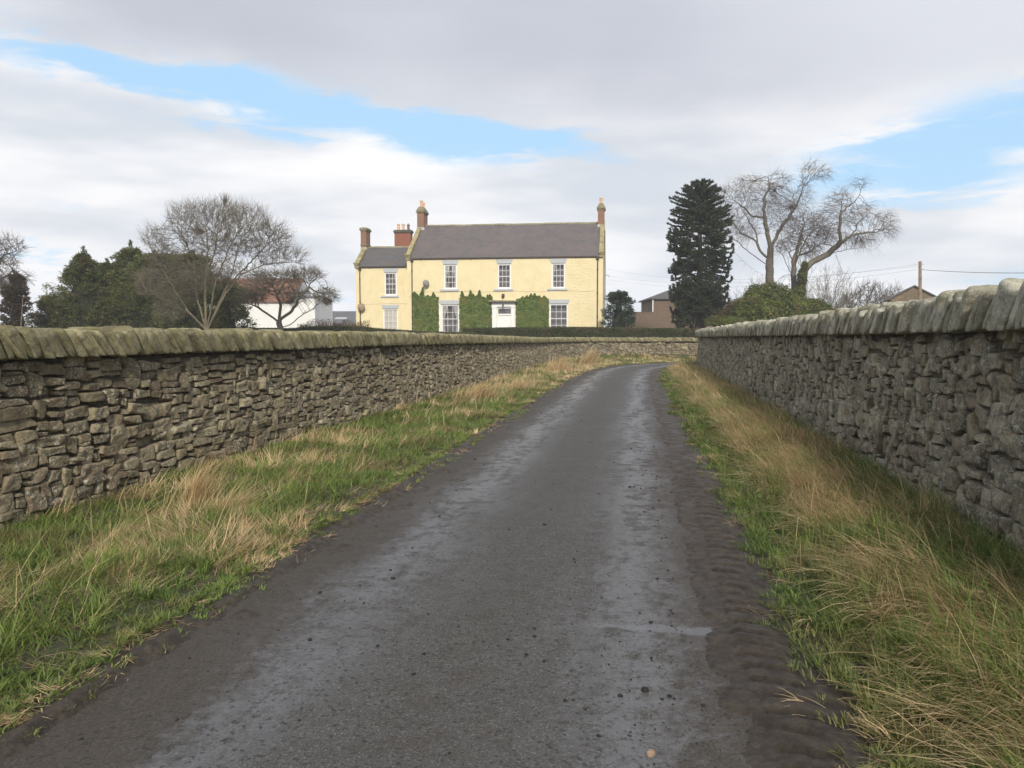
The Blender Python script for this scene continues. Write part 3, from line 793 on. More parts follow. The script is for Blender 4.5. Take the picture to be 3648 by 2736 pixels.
    gutter(-4.12, -.01, .888, 6.86)
    def downpipe(x, y, z1, z0):
        d = MB(); yy = y - .10
        d.tube([(x, yy + .02, z1), (x + .02, yy + .03, z1 - .18), (x, yy + .02, z1 - .35), (x, yy + .02, z0)], .042, 8)
        d.box(x - .11, x + .11, y - .17, y - .01, z1 - .12, z1 + .05)
        z = z1 - .9
        while z > z0: d.tube([(x, yy + .02, z), (x, yy + .02, z + .09)], .058, 8); z -= 1.8
        d.build('downpipe', M['iron'], H, smooth=False)
    downpipe(.42, 0, EZ - .25, .9); downpipe(14.78, 0, EZ - .25, .9); downpipe(-4.08, .9, 6.76, .9)
    # string cable along the wall
    c = MB(); xs = np.linspace(.5, 14.6, 40); c.tube([(x, -.012, 4.80 + .03 * math.sin(x * 1.7) + .02 * math.sin(x * 4)) for x in xs], .0045, 4); c.build('wall_cable', M['iron'], H)
    c = MB(); xs = np.linspace(-4.4, -.05, 14); c.tube([(x, .888, 3.93 - .03 * math.sin(x * 1.1)) for x in xs], .0045, 4); c.build('wall_cable', M['iron'], H)
    # windows -------------------------------------------------------------------
    def window(x0, x1, z0, z1, y, label=None, curtain=None, lint=None, sill=True, blind=False):
        f = MB(); y0 = y + .055; y1 = y + .16; t = .085
        f.box(x0, x0 + t, y0, y1, z0, z1); f.box(x1 - t, x1, y0, y1, z0, z1); f.box(x0 + t, x1 - t, y0, y1, z1 - t, z1); f.box(x0 + t, x1 - t, y0 - .02, y1, z0, z0 + t * .9)
        w = f.build('window', M['white'], H, bevel=.006)
        if label: w['label'] = label
        a, b_, e, g_ = x0 + t, x1 - t, z0 + t * .9, z1 - t
        gb = MB(); zm = (e + g_) / 2; bw = .012
        gb.box(a, b_, y0 + .012, y0 + .055, zm - .022, zm + .022)
        for q in (a, b_ - .03): gb.box(q, q + .03, y0 + .02, y0 + .058, e, zm - .022); gb.box(q, q + .03, y0 + .022, y0 + .061, zm + .022, g_)
        gb.box(a + .03, b_ - .03, y0 + .02, y0 + .058, e, e + .045); gb.box(a + .03, b_ - .03, y0 + .022, y0 + .061, g_ - .03, g_)
        for i in (1, 2):
            xx = a + .03 + (b_ - a - .06) * i / 3
            gb.box(xx - bw, xx + bw, y0 + .028, y0 + .052, e + .045, zm - .022); gb.box(xx - bw, xx + bw, y0 + .030, y0 + .054, zm + .022, g_ - .03)
        for zz in ((e + zm) / 2 + .02, (g_ + zm) / 2 - .005): gb.box(a + .03, b_ - .03, y0 + .032, y0 + .049, zz - bw, zz + bw)
        gb.build('glazing_bars', M['white'], w)
        p = MB(); p.raw([(a, y0 + .042, e), (b_, y0 + .042, e), (b_, y0 + .042, g_), (a, y0 + .042, g_)], [(0, 1, 2, 3)])
        if blind:
            p.build('pane', M['blindglass'], w)
        else: p.build('pane', M['winglass'], w)
        # curtains and dark room box behind the glass
        bk = MB(); bk.box(a - .04, b_ + .04, y1 + .25, y1 + .29, e - .05, g_ + .05)
        bk.raw([(a - .04, y1, e - .02), (b_ + .04, y1, e - .02), (b_ + .04, y1 + .25, e - .02), (a - .04, y1 + .25, e - .02)], [(0, 1, 2, 3)])
        bk.build('room_shadow', M['room'], w)
        if curtain:
            for side, frac, tie in curtain:
                n = 26; V = []; F = []
                wd = (b_ - a) * frac; zs = np.linspace(g_, e, 12)
                for zi, zz in enumerate(zs):
                    f_ = (g_ - zz) / (g_ - e); k = 1.0 if not tie else (1 - .62 * math.sin(min(1, f_ / .62) * math.pi / 2) ** 2 if f_ < .62 else .38 + .25 * (f_ - .62) / .38)
                    for i in range(n + 1):
                        u = i / n; off = wd * k * u; xx = a + off if side < 0 else b_ - off
                        V.append((xx, y1 - .05 + .018 * math.sin(u * 22), zz))
                F = grid_faces(12, n + 1)
                mesh('curtain', V, F, M['curtain'], w)
        if blind:
            q = MB(); q.raw([(a, y0 + .066, e), (b_, y0 + .066, e), (b_, y0 + .066, g_), (a, y0 + .066, g_)], [(0, 1, 2, 3)]); q.build('blind', M['blind'], w)
        if lint:
            l = MB(); lx0, lx1, lz0, lz1, fl = lint
            l.prism([(lx0 + fl, lz0), (lx1 - fl, lz0), (lx1, lz1), (lx0, lz1)], 'y', y - .022, y + .10); l.build('lintel', M['grey_paint'], w, bevel=.006)
        if sill:
            s_ = MB(); s_.box(x0 - .29, x1 + .16, y - .075, y + .07, z0 - .16, z0 - .002); s_.build('sill', M['grey_paint'], w, bevel=.01)
        return w
    for i, (a, b_) in enumerate(U):
        cur = [[(-1, .42, True), (1, .42, True)], None, [(-1, .28, True)]][i]
        w = window(a, b_, 5.01, 6.92, 0, ['upper sash window above the dish with tied-back curtains', 'upper sash window over the front door', 'upper right sash window with one curtain'][i], cur, (a - .15, b_ + .15, 6.93, 7.25, .12))
    window(2.69, 4.13, 1.60, 3.84, 0, 'tall ground-floor sash window between the ivy panels', [(-1, .34, True), (1, .30, True)], (2.51, 4.24, 3.85, 4.16, .10))
    window(11.13, 12.56, 1.60, 3.85, 0, 'tall ground-floor sash window right of the ivy', None, (11.07, 12.68, 3.86, 4.17, .10))
    window(-2.10, -1.07, 4.60, 6.43, .9, 'upper sash window of the left wing', [(1, .22, True)], (-2.22, -.92, 6.44, 6.74, .11))
    window(-2.24, -1.00, 1.55, 3.55, .9, 'ground-floor wing window with a drawn cream blind', None, (-2.34, -.90, 3.56, 3.86, .10), blind=True)
    # white trim seen down the left jamb of the tall window
    t = MB(); t.box(2.54, 2.685, -.02, .0 - .003, 1.5, 3.83); t.build('window_surround', M['white'], H)
    # door case ------------------------------------------------------------------
    d = empty('door', (0, 0, 0), 0, H); d['label'] = 'white front door with fanlight and pilastered surround'
    q = MB(); q.box(7.10, 7.18, .02, .15, HZ, 3.60); q.box(8.16, 8.22, .02, .15, HZ, 3.60); q.box(7.18, 8.16, .02, .15, 3.50, 3.60); q.box(7.18, 8.16, .02, .15, 2.98, 3.10); q.build('door_frame', M['white'], d, bevel=.005)
    q = MB(); q.box(7.18, 8.16, .075, .12, HZ, 2.98)
    for a, b_ in ((7.27, 7.62), (7.72, 8.07)):
        for e, f_ in ((1.0, 1.75), (1.9, 2.85)): q.box(a, b_, .062, .076, e, f_)
    q.build('door_leaf', M['white'], d, bevel=.006)
    q = MB(); q.tube([(8.09, .075, 1.95), (8.09, .02, 1.95)], .028, 8); q.build('door_knob', M['iron'], d); q = MB(); q.box(7.60, 7.74, .05, .07, 1.86, 1.90); q.build('letter_box', M['iron'], d)
    q = MB(); q.raw([(7.18, .10, 3.10), (8.16, .10, 3.10), (8.16, .10, 3.50), (7.18, .10, 3.50)], [(0, 1, 2, 3)]); q.build('fanlight', M['glass'], d)
    q = MB()
    for a, b_ in ((6.72, 7.08), (8.20, 8.48)):
        q.box(a, b_, -.09, -.003, HZ, 3.55); q.box(a + .05, b_ - .05, -.105, -.09, HZ + .3, 3.40); q.box(a - .03, b_ + .03, -.12, -.003, 3.55, 3.63)
    q.box(6.69, 8.50, -.10, -.003, 3.63, 3.95); q.box(6.66, 8.53, -.13, -.003, 3.95, 4.0); q.build('door_surround', M['white'], d, bevel=.006)
    q = MB(); q.prism([(6.50, 4.0), (8.74, 4.0), (8.70, 4.10), (6.54, 4.13)], 'y', -.42, -.003); q.build('door_hood', M['cap'], d, bevel=.012)
    q = MB(); q.tube([(7.60, -.10, 3.86), (7.60, -.22, 3.90), (7.60, -.26, 3.80)], .012, 5); q.lathe([(.03, .08), (.05, .02), (.075, -.08), (.07, -.10), (.02, -.11)], (7.60, -.26, 3.78), 10); q.build('bell', M['iron'], d)
    q = MB(); q.box(7.47, 7.69, -.09, -.003, 4.52, 4.62); q.lathe([(.02, .06), (.10, .03), (.12, -.08), (.08, -.17), (.02, -.19)], (7.58, -.12, 4.50), 12); q.build('flood_lamp', M['iron'], H)
    # chimneys -------------------------------------------------------------------
    def stack(x0, x1, y0, y1, z0, z1, cap_z, mat, pots, capm='cap', band=None, label=None):
        c = MB(); c.box(x0, x1, y0, y1, z0, z1); ch = c.build('chimney', mat, H, bevel=.01)
        if label: ch['label'] = label
        k = MB(); k.box(x0 - .04, x1 + .04, y0 - .04, y1 + .04, z1, z1 + .08); k.box(x0 - .09, x1 + .09, y0 - .09, y1 + .09, z1 + .08, z1 + .22); k.box(x0 - .03, x1 + .03, y0 - .03, y1 + .03, z1 + .22, z1 + .30)
        if band:
            k2 = MB(); k2.box(x0 - .05, x1 + .05, y0 - .05, y1 + .05, band, band + .09); k2.build('band_course', M[capm], ch, bevel=.012)
        k.build('corbel', M[capm], ch, bevel=.015)
        f = MB(); cx_, cy_ = (x0 + x1) / 2, (y0 + y1) / 2
        zt = z1 + .30
        if cap_z > zt + .02:
            a, b_ = x0 - .03, x1 + .03; m_ = (x1 - x0) * .28
            f.raw([(a, y0 - .03, zt), (b_, y0 - .03, zt), (b_, y1 + .03, zt), (a, y1 + .03, zt), (a + m_, y0 + .1, cap_z), (b_ - m_, y0 + .1, cap_z), (b_ - m_, y1 - .1, cap_z), (a + m_, y1 - .1, cap_z)],
                  [(0, 1, 5, 4), (1, 2, 6, 5), (2, 3, 7, 6), (3, 0, 4, 7), (4, 5, 6, 7)]); f.build('flaunching', M['cap'], ch)
        for px, py, zb, zt_, r, mt in pots:
            p = MB(); p.lathe([(r * 1.05, 0), (r, .04), (r * .9, (zt_ - zb) * .8), (r * 1.12, (zt_ - zb) * .84), (r * 1.12, zt_ - zb), (r * .8, zt_ - zb), (r * .75, zt_ - zb - .1)], (px, py, zb), 12)
            p.build('chimney_pot', M[mt], ch)
        fl = MB(); fl.box(x0 - .025, x1 + .045, y0 - .025, y1 + .025, z0 + .30, z0 + .52); fl.build('flashing', M['lead'], ch)
        return ch
    stack(-.06, .50, 3.55, 4.90, 9.75, 11.42, 11.98, M['brick'], [(.22, 3.95, 11.93, 12.50, .13, 'pot'), (.24, 4.55, 11.93, 12.42, .13, 'pot')], label='left gable chimney with two pots')
    stack(14.68, 15.19, 3.6, 4.8, 9.75, 11.42, 11.95, M['brick'], [(14.93, 4.0, 11.9, 12.40, .13, 'pot')], label='right gable chimney with one pot')
    stack(-4.62, -4.15, 2.8, 3.9, 8.1, 9.95, 9.9, M['brick'], [], band=8.80, label='capped wing chimney without pots')
    stack(-3.02, -1.58, 7.2, 7.9, 7.2, 10.30, 10.62, M['brick_red'], [(-2.72, 7.5, 10.60, 11.12, .13, 'pot'), (-2.30, 7.5, 10.60, 11.12, .13, 'pot'), (-1.84, 7.5, 10.60, 11.05, .12, 'pot_dark')], capm='sootcap', label='broad red brick chimney with three pots')
    p = MB(); p.lathe([(.10, 0), (.11, .05), (.05, .12), (.0, .13)], (-1.84, 7.5, 11.06), 10); p.build('cowl', M['lead'], H)
    # service cable down the right gable edge
    c = MB(); c.tube([(15.24, 4.4, 9.9), (15.25, 4.6, 8.6), (15.27, 5.2, 6.6), (15.27, 5.3, 6.0), (15.27, 5.3, 2.2)], .03, 5); c.build('downpipe', M['iron'], H); c = MB(); c.tube([(15.27, 5.3, 6.3), (15.5, 5.3, 6.4), (15.6, 5.3, 6.2)], .02, 4); c.build('cable_bracket', M['iron'], H)
    return H
M['room'] = mat_plain('dim_room', (.13, .115, .12), .9, .3, 2)
def mat_winglass(name, tint):
    m, g, b = material(name)
    gl = g.new('ShaderNodeBsdfGlossy'); gl.inputs['Roughness'].default_value = .05; g.put(gl.inputs['Normal'], g.bump(g.noise(pos(g), 1.2, 2), .05, .02))
    tr = g.new('ShaderNodeBsdfTransparent'); g.put(tr.inputs[0], tint)
    ge = g.new('ShaderNodeNewGeometry'); dt = g.new('ShaderNodeVectorMath', operation='DOT_PRODUCT'); g.l.new(ge.outputs['Normal'], dt.inputs[0]); g.l.new(ge.outputs['Incoming'], dt.inputs[1])
    fr = g.add(.10, g.mul(g.m('POWER', g.sub(1.0, g.m('ABSOLUTE', dt.outputs['Value'])), 5.0), .85))
    mx = g.new('ShaderNodeMixShader'); g.l.new(fr, mx.inputs[0]); g.l.new(tr.outputs[0], mx.inputs[1]); g.l.new(gl.outputs[0], mx.inputs[2])
    g.l.new(mx.outputs[0], g.n['Material Output'].inputs[0]); return m
M['winglass'] = mat_winglass('clear_window_glass', (.92, .92, .92)); M['blindglass'] = M['winglass']
HOUSE = build_house()
def hw(x, y, z):
    """house-local to world"""
    return (HX + x * math.cos(PHI) + y * math.sin(PHI), HY - x * math.sin(PHI) + y * math.cos(PHI), z)

def dish(x, y, z, r, mat, label):
    t = empty('satellite_dish', hw(x, y, z), -PHI); tag(t, label, 'satellite dish')
    b = MB(); prof = [(r * f, -.16 * r * (1 - f * f) * 1.6) for f in (0.02, .3, .55, .8, 1.0)]
    prof += [(r * 1.0, .012)] + [(r * f, -.16 * r * (1 - f * f) * 1.6 + .012) for f in (.8, .55, .3, .02)]
    V = []; k = 28
    n = len(prof)
    for rr, d in prof:
        for j in range(k):
            a = 2 * math.pi * j / k; V.append((rr * math.cos(a), -.32 + d * -1 * -1, rr * 1.05 * math.sin(a)))
    F = [(i * k + j, i * k + (j + 1) % k, (i + 1) * k + (j + 1) % k, (i + 1) * k + j) for i in range(n - 1) for j in range(k)]
    b.raw(V, F); o = b.build('reflector', M[mat], t, smooth=True); o.rotation_euler = (R_(-8), 0, R_(14))
    q = MB(); q.tube([(0, -.02, -.05), (0, -.2, -.05), (0, -.33, 0)], .02, 6); q.box(-.06, .06, -.03, 0, -.15, .08); q.build('bracket', M['iron'], t)
    q = MB(); q.tube([(0.02, -.34, -r * .95), (.04, -.55, -r * .9), (.05, -.68, -r * .35)], .011, 5); q.box(.02, .08, -.74, -.66, -r * .40, -r * .25); q.build('feed_arm', M['iron'], t)
dish(1.51, 0, 5.43, .25, 'dish', 'round grey satellite dish on the main house front above the left ivy panel')
dish(-3.98, .9, 3.64, .29, 'dish_brown', 'brownish satellite dish low on the left wing beside its downpipe')

# ---------------------------------------------------------------- foliage helpers
def leaf_mesh(name, P, D, Nn, L, Wd, mat, parent=None, tone=None, loc=None):
    """diamond leaves: base P, direction D, normal Nn"""
    D = unit(D); S = unit(np.cross(D, Nn)); n = len(P)
    L = np.broadcast_to(L, (n,))[:, None]; Wd = np.broadcast_to(Wd, (n,))[:, None]
    V = np.stack([P, P + D * L * .45 + S * Wd * .5, P + D * L, P + D * L * .45 - S * Wd * .5], 1).reshape(-1, 3)
    F = np.arange(4 * n).reshape(-1, 4)
    if tone is None: tone = rng.random(n)
    return mesh(name, V, F, mat, parent, attrs={'tone': np.repeat(tone, 4)}, loc=loc)
def rdir(n): return unit(rng.normal(size=(n, 3)))
def shell(blobs, n, lo=.72, hi=1.06, lump=.22, seed=0, freq=1.3):
    """points in the outer shell of ellipsoids (cx,cy,cz,rx,ry,rz); returns P, outward normal"""
    b = np.array(blobs, float); w = b[:, 3] * b[:, 5]; k = rng.choice(len(b), n, p=w / w.sum())
    d = rdir(n); d[:, 2] = np.where(d[:, 2] < -.35, -d[:, 2], d[:, 2]); c = b[k, :3]; R3 = b[k, 3:]
    lum = 1 + lump * 2 * (fbm((c + d * R3) * freq, seed, 3) - .5)
    r = rng.uniform(lo, hi, n) * lum
    P = c + d * R3 * r[:, None]
    inside = np.zeros(n, bool)
    for j in range(len(b)):
        q = (((P - b[j, :3]) / b[j, 3:]) ** 2).sum(1); inside |= (q < .55) & (k != j)
    P = P[~inside]; d = d[~inside]
    return P, unit(d / R3[~inside])

# ivy on the house front
def ivy(x0, x1, zt, spikes, seed, label):
    global rng
    rng = np.random.default_rng(seed)
    t = empty('ivy', hw((x0 + x1) / 2, 0, HZ), -PHI); tag(t, label, 'ivy', 'clipped ivy panels on the house front')
    w = (x1 - x0) / 2; n = 15000
    x = rng.uniform(-w, w, n); z = rng.uniform(0, zt - HZ, n) ; 
    dth = .12 + .07 * fbm(np.column_stack([x * 3, z * 3]), seed)
    edge = np.minimum(w - np.abs(x), zt - HZ - z); dth *= sstep(edge, -.02, .12) * .8 + .2
    x += (fbm(np.column_stack([z * 4, z * 0 + 3]), seed + 1) - .5) * .10 * (np.abs(x) / w) ** 3
    P = np.column_stack([x, -dth * rng.uniform(.55, 1, n), z])
    D = np.column_stack([rng.normal(0, .8, n), rng.normal(-.3, .3, n), rng.normal(-.5, .7, n)]); N = np.column_stack([rng.normal(0, .45, n), -np.ones(n), rng.normal(.25, .45, n)])
    tone = np.clip(fbm(P * 5, seed) * .9 + rng.normal(0, .28, n) - .05, 0, 1)
    PP = [P]; DD = [D]; NN = [N]; TT = [tone]
    stems = MB()
    for sx_, sh, sw in spikes:
        m = int(60 + 380 * sh * sw * 4)
        f = rng.random(m) ** .8; lean = rng.normal(0, .18)
        px = sx_ - (x0 + x1) / 2 + lean * f * sh + rng.normal(0, 1, m) * sw * (1 - f) ** .8 * .5
        PP.append(np.column_stack([px, -.03 - .08 * rng.random(m) * (1.2 - f), zt - HZ - .08 + f * sh])); DD.append(np.column_stack([rng.normal(0, .6, m), rng.normal(-.2, .2, m), rng.normal(.5, .5, m)]))
        NN.append(np.column_stack([rng.normal(0, .5, m), -np.ones(m), rng.normal(0, .4, m)])); TT.append(np.clip(rng.normal(.35, .25, m), 0, 1))
        stems.tube([(sx_ - (x0 + x1) / 2, -.02, zt - HZ - .5), (sx_ - (x0 + x1) / 2 + lean * sh, -.02, zt - HZ + sh)], .008, 4)
    stems.box(-w + .05, w - .05, -.035, -.004, 0.02, zt - HZ - .06)
    leaf_mesh('leaves', np.concatenate(PP), np.concatenate(DD), np.concatenate(NN), rng.uniform(.06, .10, sum(map(len, PP))), .07, M['ivy'], t, np.concatenate(TT))
    stems.build('stems', M['hedge_in'], t)
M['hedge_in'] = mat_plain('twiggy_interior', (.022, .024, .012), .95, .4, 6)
def spk(a, b, n, hmax, seed):
    r = random.Random(seed); return [(a + (b - a) * (i + r.random() * .8) / n, hmax * r.uniform(.25, 1.0), r.uniform(.10, .30)) for i in range(n)]
ivy(.50, 2.50, 4.42, spk(.6, 2.4, 9, .42, 1) + [(1.17, .78, .22), (.62, .45, .3)], 41, 'clipped ivy panel beside the left downpipe of the yellow house')
ivy(4.17, 6.68, 4.30, spk(4.2, 6.6, 13, .40, 2) + [(4.45, .6, .2), (5.1, .66, .2), (5.68, .66, .25)], 42, 'widest clipped ivy panel between the tall window and the door hood')
ivy(8.60, 11.08, 4.24, spk(9.0, 10.9, 10, .32, 3) + [(9.98, .45, .25), (9.75, .42, .2)], 43, 'clipped ivy panel right of the white front door')

# hedges
def hedge(name, pts, w, z0, zt, n, seed, label, group=None, mat='hedge', L=.05, wild=None):
    global rng
    rng = np.random.default_rng(seed)
    path = Poly(pts, .5); t = empty(name, (pts[0][0], pts[0][1], z0)); org = np.array([pts[0][0], pts[0][1], z0]); tag(t, label, 'hedge', group)
    s = rng.uniform(0, path.L, n); P, T, N = path.frame(s); top = zt(s) if callable(zt) else np.full(n, zt)
    h = top - z0
    face = rng.random(n); side = np.where(face < .42, -1, 1)
    lat = np.empty(n); zz = np.empty(n); nx = np.empty(n); nz = np.empty(n)
    tp = face > .62
    lat[~tp] = (w / 2) * (1 - .12 * rng.random((~tp).sum())); zz[~tp] = rng.uniform(.0, 1, (~tp).sum()) * h[~tp]
    lat = np.where(tp, rng.uniform(-w / 2, w / 2, n), lat * np.where(face < .5, 1, -1)); zz = np.where(tp, h - .07 * rng.random(n), zz)
    rnd = sstep(np.abs(lat), w / 2 - .12, w / 2) * sstep(zz, h - .25, h) * .09
    lum = (fbm(np.column_stack([s * 1.1, zz * 1.4, lat]), seed) - .5) * .14
    P3 = np.column_stack([P + N * (lat * (1 + lum))[:, None], z0 + zz - rnd + lum * .5])
    Nn = np.where(tp[:, None], np.array([0, 0, 1.0])[None], np.column_stack([N * np.sign(lat)[:, None], np.zeros(n)])) + rng.normal(0, .4, (n, 3))
    D = rdir(n) + np.array([0, 0, .3])
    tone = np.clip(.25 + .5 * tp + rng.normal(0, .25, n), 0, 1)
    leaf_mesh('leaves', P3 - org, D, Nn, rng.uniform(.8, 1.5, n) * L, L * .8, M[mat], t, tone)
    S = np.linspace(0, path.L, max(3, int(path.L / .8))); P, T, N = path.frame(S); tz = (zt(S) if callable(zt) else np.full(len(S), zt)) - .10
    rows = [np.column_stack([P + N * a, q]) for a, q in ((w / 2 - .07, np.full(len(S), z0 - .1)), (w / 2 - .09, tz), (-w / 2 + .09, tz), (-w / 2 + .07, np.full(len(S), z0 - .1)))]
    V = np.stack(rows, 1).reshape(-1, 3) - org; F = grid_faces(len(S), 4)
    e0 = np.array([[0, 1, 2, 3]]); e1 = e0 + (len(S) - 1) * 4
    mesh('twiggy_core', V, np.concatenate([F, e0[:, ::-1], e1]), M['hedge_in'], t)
    if wild:
        m = wild[2]; s = rng.uniform(wild[0], wild[1], m); P, T, N = path.frame(s); top = zt(s) if callable(zt) else np.full(m, zt)
        f = rng.random(m) ** 1.5; base = np.column_stack([P + N * rng.uniform(-w / 2, w / 2, m)[:, None], top - .05 + f * .32 * (fbm(np.column_stack([s * 3, s * 0]), seed + 7) * 2)])
        leaf_mesh('stray_shoots', base - org, np.column_stack([rng.normal(0, .25, m), rng.normal(0, .25, m), np.ones(m)]), rdir(m), rng.uniform(.08, .2, m), .03, M['russet' if wild[3] else 'hedge'], t)
    return t
hedge('hedge', [(-3.35, 55.3), (0, 54.8), (8, 54.5), (16, 54.2), (26, 54)], 1.0, .85, lambda s: 1.93 + .05 * np.sin(s * .25), 70000, 51,
      'long flat-topped dark hedge in front of the yellow house door', 'clipped hedges round the house garden', L=.07)
hedge('hedge', [(-13.6, 51.0), (-9, 50.5), (-6.3, 50.2), (-3.6, 50.4), (-2.6, 51.0)], .9, .75, lambda s: np.interp(s, [0, 1.5, 3.9, 5.5, 8, 11.5], [1.93, 2.02, 2.0, 1.84, 1.68, 1.60]), 42000, 52,
      'lower shaggy hedge in front of the left wing, thinning to a low end', 'clipped hedges round the house garden', L=.065, wild=(.0, 4.6, 1500, True))
hedge('hedge', [(-22.5, 53.5), (-17, 52.5), (-13.8, 51.6)], .9, .75, 1.90, 24000, 53, 'far left hedge under the small gnarled tree', 'clipped hedges round the house garden', L=.065)

# ---------------------------------------------------------------- bare trees by space colonisation
def tubes(name, A, B, ra, rb, mat, parent, k=4, smooth=True):
    if len(A) == 0: return None
    d = unit(B - A); up = np.where(np.abs(d[:, 2:3]) > .9, np.array([[1.0, 0, 0]]), np.array([[0, 0, 1.0]]))
    A = A - d * (ra * .35)[:, None]; B = B + d * (rb * .35)[:, None]
    a = unit(np.cross(d, up)); b = np.cross(d, a); V = []
    for j in range(k):
        t = 2 * math.pi * j / k; w = math.cos(t) * a + math.sin(t) * b
        V.append(A + w * ra[:, None])
    for j in range(k):
        t = 2 * math.pi * j / k; w = math.cos(t) * a + math.sin(t) * b
        V.append(B + w * rb[:, None])
    V = np.stack(V, 1).reshape(-1, 3); n = len(A)
    f = np.array([(j, (j + 1) % k, k + (j + 1) % k, k + j) for j in range(k)])
    F = (f[None] + (np.arange(n) * 2 * k)[:, None, None]).reshape(-1, 4)
    return mesh(name, V, F, mat, parent, smooth=smooth)

def bare_tree(name, base, limbs, blobs, nattr, step, label, cat='tree', group=None, seed=1, droop=0.0, twig=(.5, 3, 4), rt=.012, rtrunk=.3, mats=('bark', 'bark'), kill=1.8, wiggle=.12, expo=2.3, upw=.0, infl=7.0, twigr=.008):
    """limbs: list of polylines (3D points); the first starts at the base. blobs: ellipsoids (c, r)"""
    global rng
    rng = np.random.default_rng(seed)
    root = empty(name, tuple(base)); tag(root, label, cat, group); base = np.array(base, float)
    pts = []; par = []
    def addline(line, parent):
        line = np.array(line, float)
        for a, b in zip(line[:-1], line[1:]):
            n = max(1, int(np.linalg.norm(b - a) / step))
            for i in range(1, n + 1):
                q = a + (b - a) * i / n + rng.normal(0, step * wiggle, 3)
                pts.append(q); par.append(parent); parent = len(pts) - 1
        return parent
    for i, l in enumerate(limbs):
        l = np.array(l, float)
        if i == 0: pts.append(l[0]); par.append(-1); addline(l, 0)
        else:
            k = int(np.argmin(((np.array(pts) - l[0]) ** 2).sum(1))); l[0] = pts[k]; addline(l, k)
    bl = np.array(blobs, float); vol = bl[:, 3] * bl[:, 4] * bl[:, 5]; k = rng.choice(len(bl), nattr, p=vol ** .8 / (vol ** .8).sum())
    A = bl[k, :3] + rdir(nattr) * (rng.random((nattr, 1)) ** (1 / 3.)) * bl[k, 3:]
    A = A[A[:, 2] > base[2] + .4]
    alive = np.ones(len(A), bool)
    for it in range(140):
        kd = kdtree.KDTree(len(pts))
        for i, p in enumerate(pts): kd.insert(p, i)
        kd.balance(); g = {}
        idx = np.nonzero(alive)[0]
        if len(idx) == 0 or len(pts) > 20000: break
        for i in idx:
            co, j, d = kd.find(A[i])
            if d < kill * step * .55: alive[i] = False
            else:
                v = A[i] - np.array(pts[j]); g.setdefault(j, []).append(v / d)
        if not g: break
        for j, vs in g.items():
            v = np.sum(vs, 0); v = v / (np.linalg.norm(v) + 1e-6) + rng.normal(0, .16, 3); v[2] += upw
            v /= np.linalg.norm(v); q = np.array(pts[j]) + v * step
            if len(vs) == 1 or True:
                pts.append(q); par.append(j)
    pts = np.array(pts); par = np.array(par); n = len(pts)
    nch = np.bincount(par[par >= 0], minlength=n)
    r = np.zeros(n)
    for i in range(n - 1, -1, -1):
        if nch[i] == 0: r[i] = rt ** expo
        if par[i] >= 0: r[par[i]] += r[i]
    r = r ** (1 / expo); r *= min(1.0, 1.0) ; sc_ = rtrunk / r[0]
    r = rt + (rtrunk - rt) * (r / r[0]) ** 1.75
    # smooth the skeleton slightly
    for _ in range(2):
        sm = pts.copy(); c = par >= 0; acc = np.zeros_like(pts); cnt = np.zeros(n)
        np.add.at(acc, par[c], pts[np.nonzero(c)[0]]); np.add.at(cnt, par[c], 1)
        ok = c & (cnt > 0); sm[ok] = .5 * pts[ok] + .25 * pts[par[ok]] + .25 * (acc[ok] / cnt[ok][:, None]); pts = sm
    c = np.nonzero(par >= 0)[0]; P0 = pts[par[c]] - base; P1 = pts[c] - base; R0 = np.minimum(r[par[c]], r[c] * 1.25); R1 = r[c]
    big = R1 > rtrunk * .15
    tubes('trunk', P0[big], P1[big], R0[big], R1[big], M[mats[0]], root, 10)
    # twigs
    TA = [P0[~big]]; TB = [P1[~big]]; Ta = [R0[~big]]; Tb = [R1[~big]]
    src = np.nonzero((nch == 0) | ((r < rt * 2.5) & (rng.random(n) < .30)))[0]; src = src[par[src] >= 0]
    tl, tn, ts = twig
    for rep in range(tn):
        cur = pts[src] - base; gp = np.maximum(par[src], 0); gp = np.maximum(par[gp], 0); gp = np.maximum(par[gp], 0); ctr = pts[r < rt * 3].mean(0)
        d = unit(unit(pts[src] - pts[gp] + 1e-4) + .55 * unit(pts[src] - ctr) + rng.normal(0, .42, (len(src), 3)))
        rr = np.full(len(src), twigr); L = tl * rng.uniform(.4, 1.2, len(src)) / ts
        for sgm in range(ts):
            d = unit(d + np.array([0, 0, -droop]) + np.array([0, 0, upw * .6]) + rng.normal(0, .20, d.shape)); nx = cur + d * L[:, None]
            TA.append(cur); TB.append(nx); Ta.append(rr); Tb.append(rr * .8); cur = nx; rr = rr * .8
    tubes('branches', np.concatenate(TA), np.concatenate(TB), np.concatenate(Ta), np.concatenate(Tb), M[mats[1]], root, 3)
    return root, pts

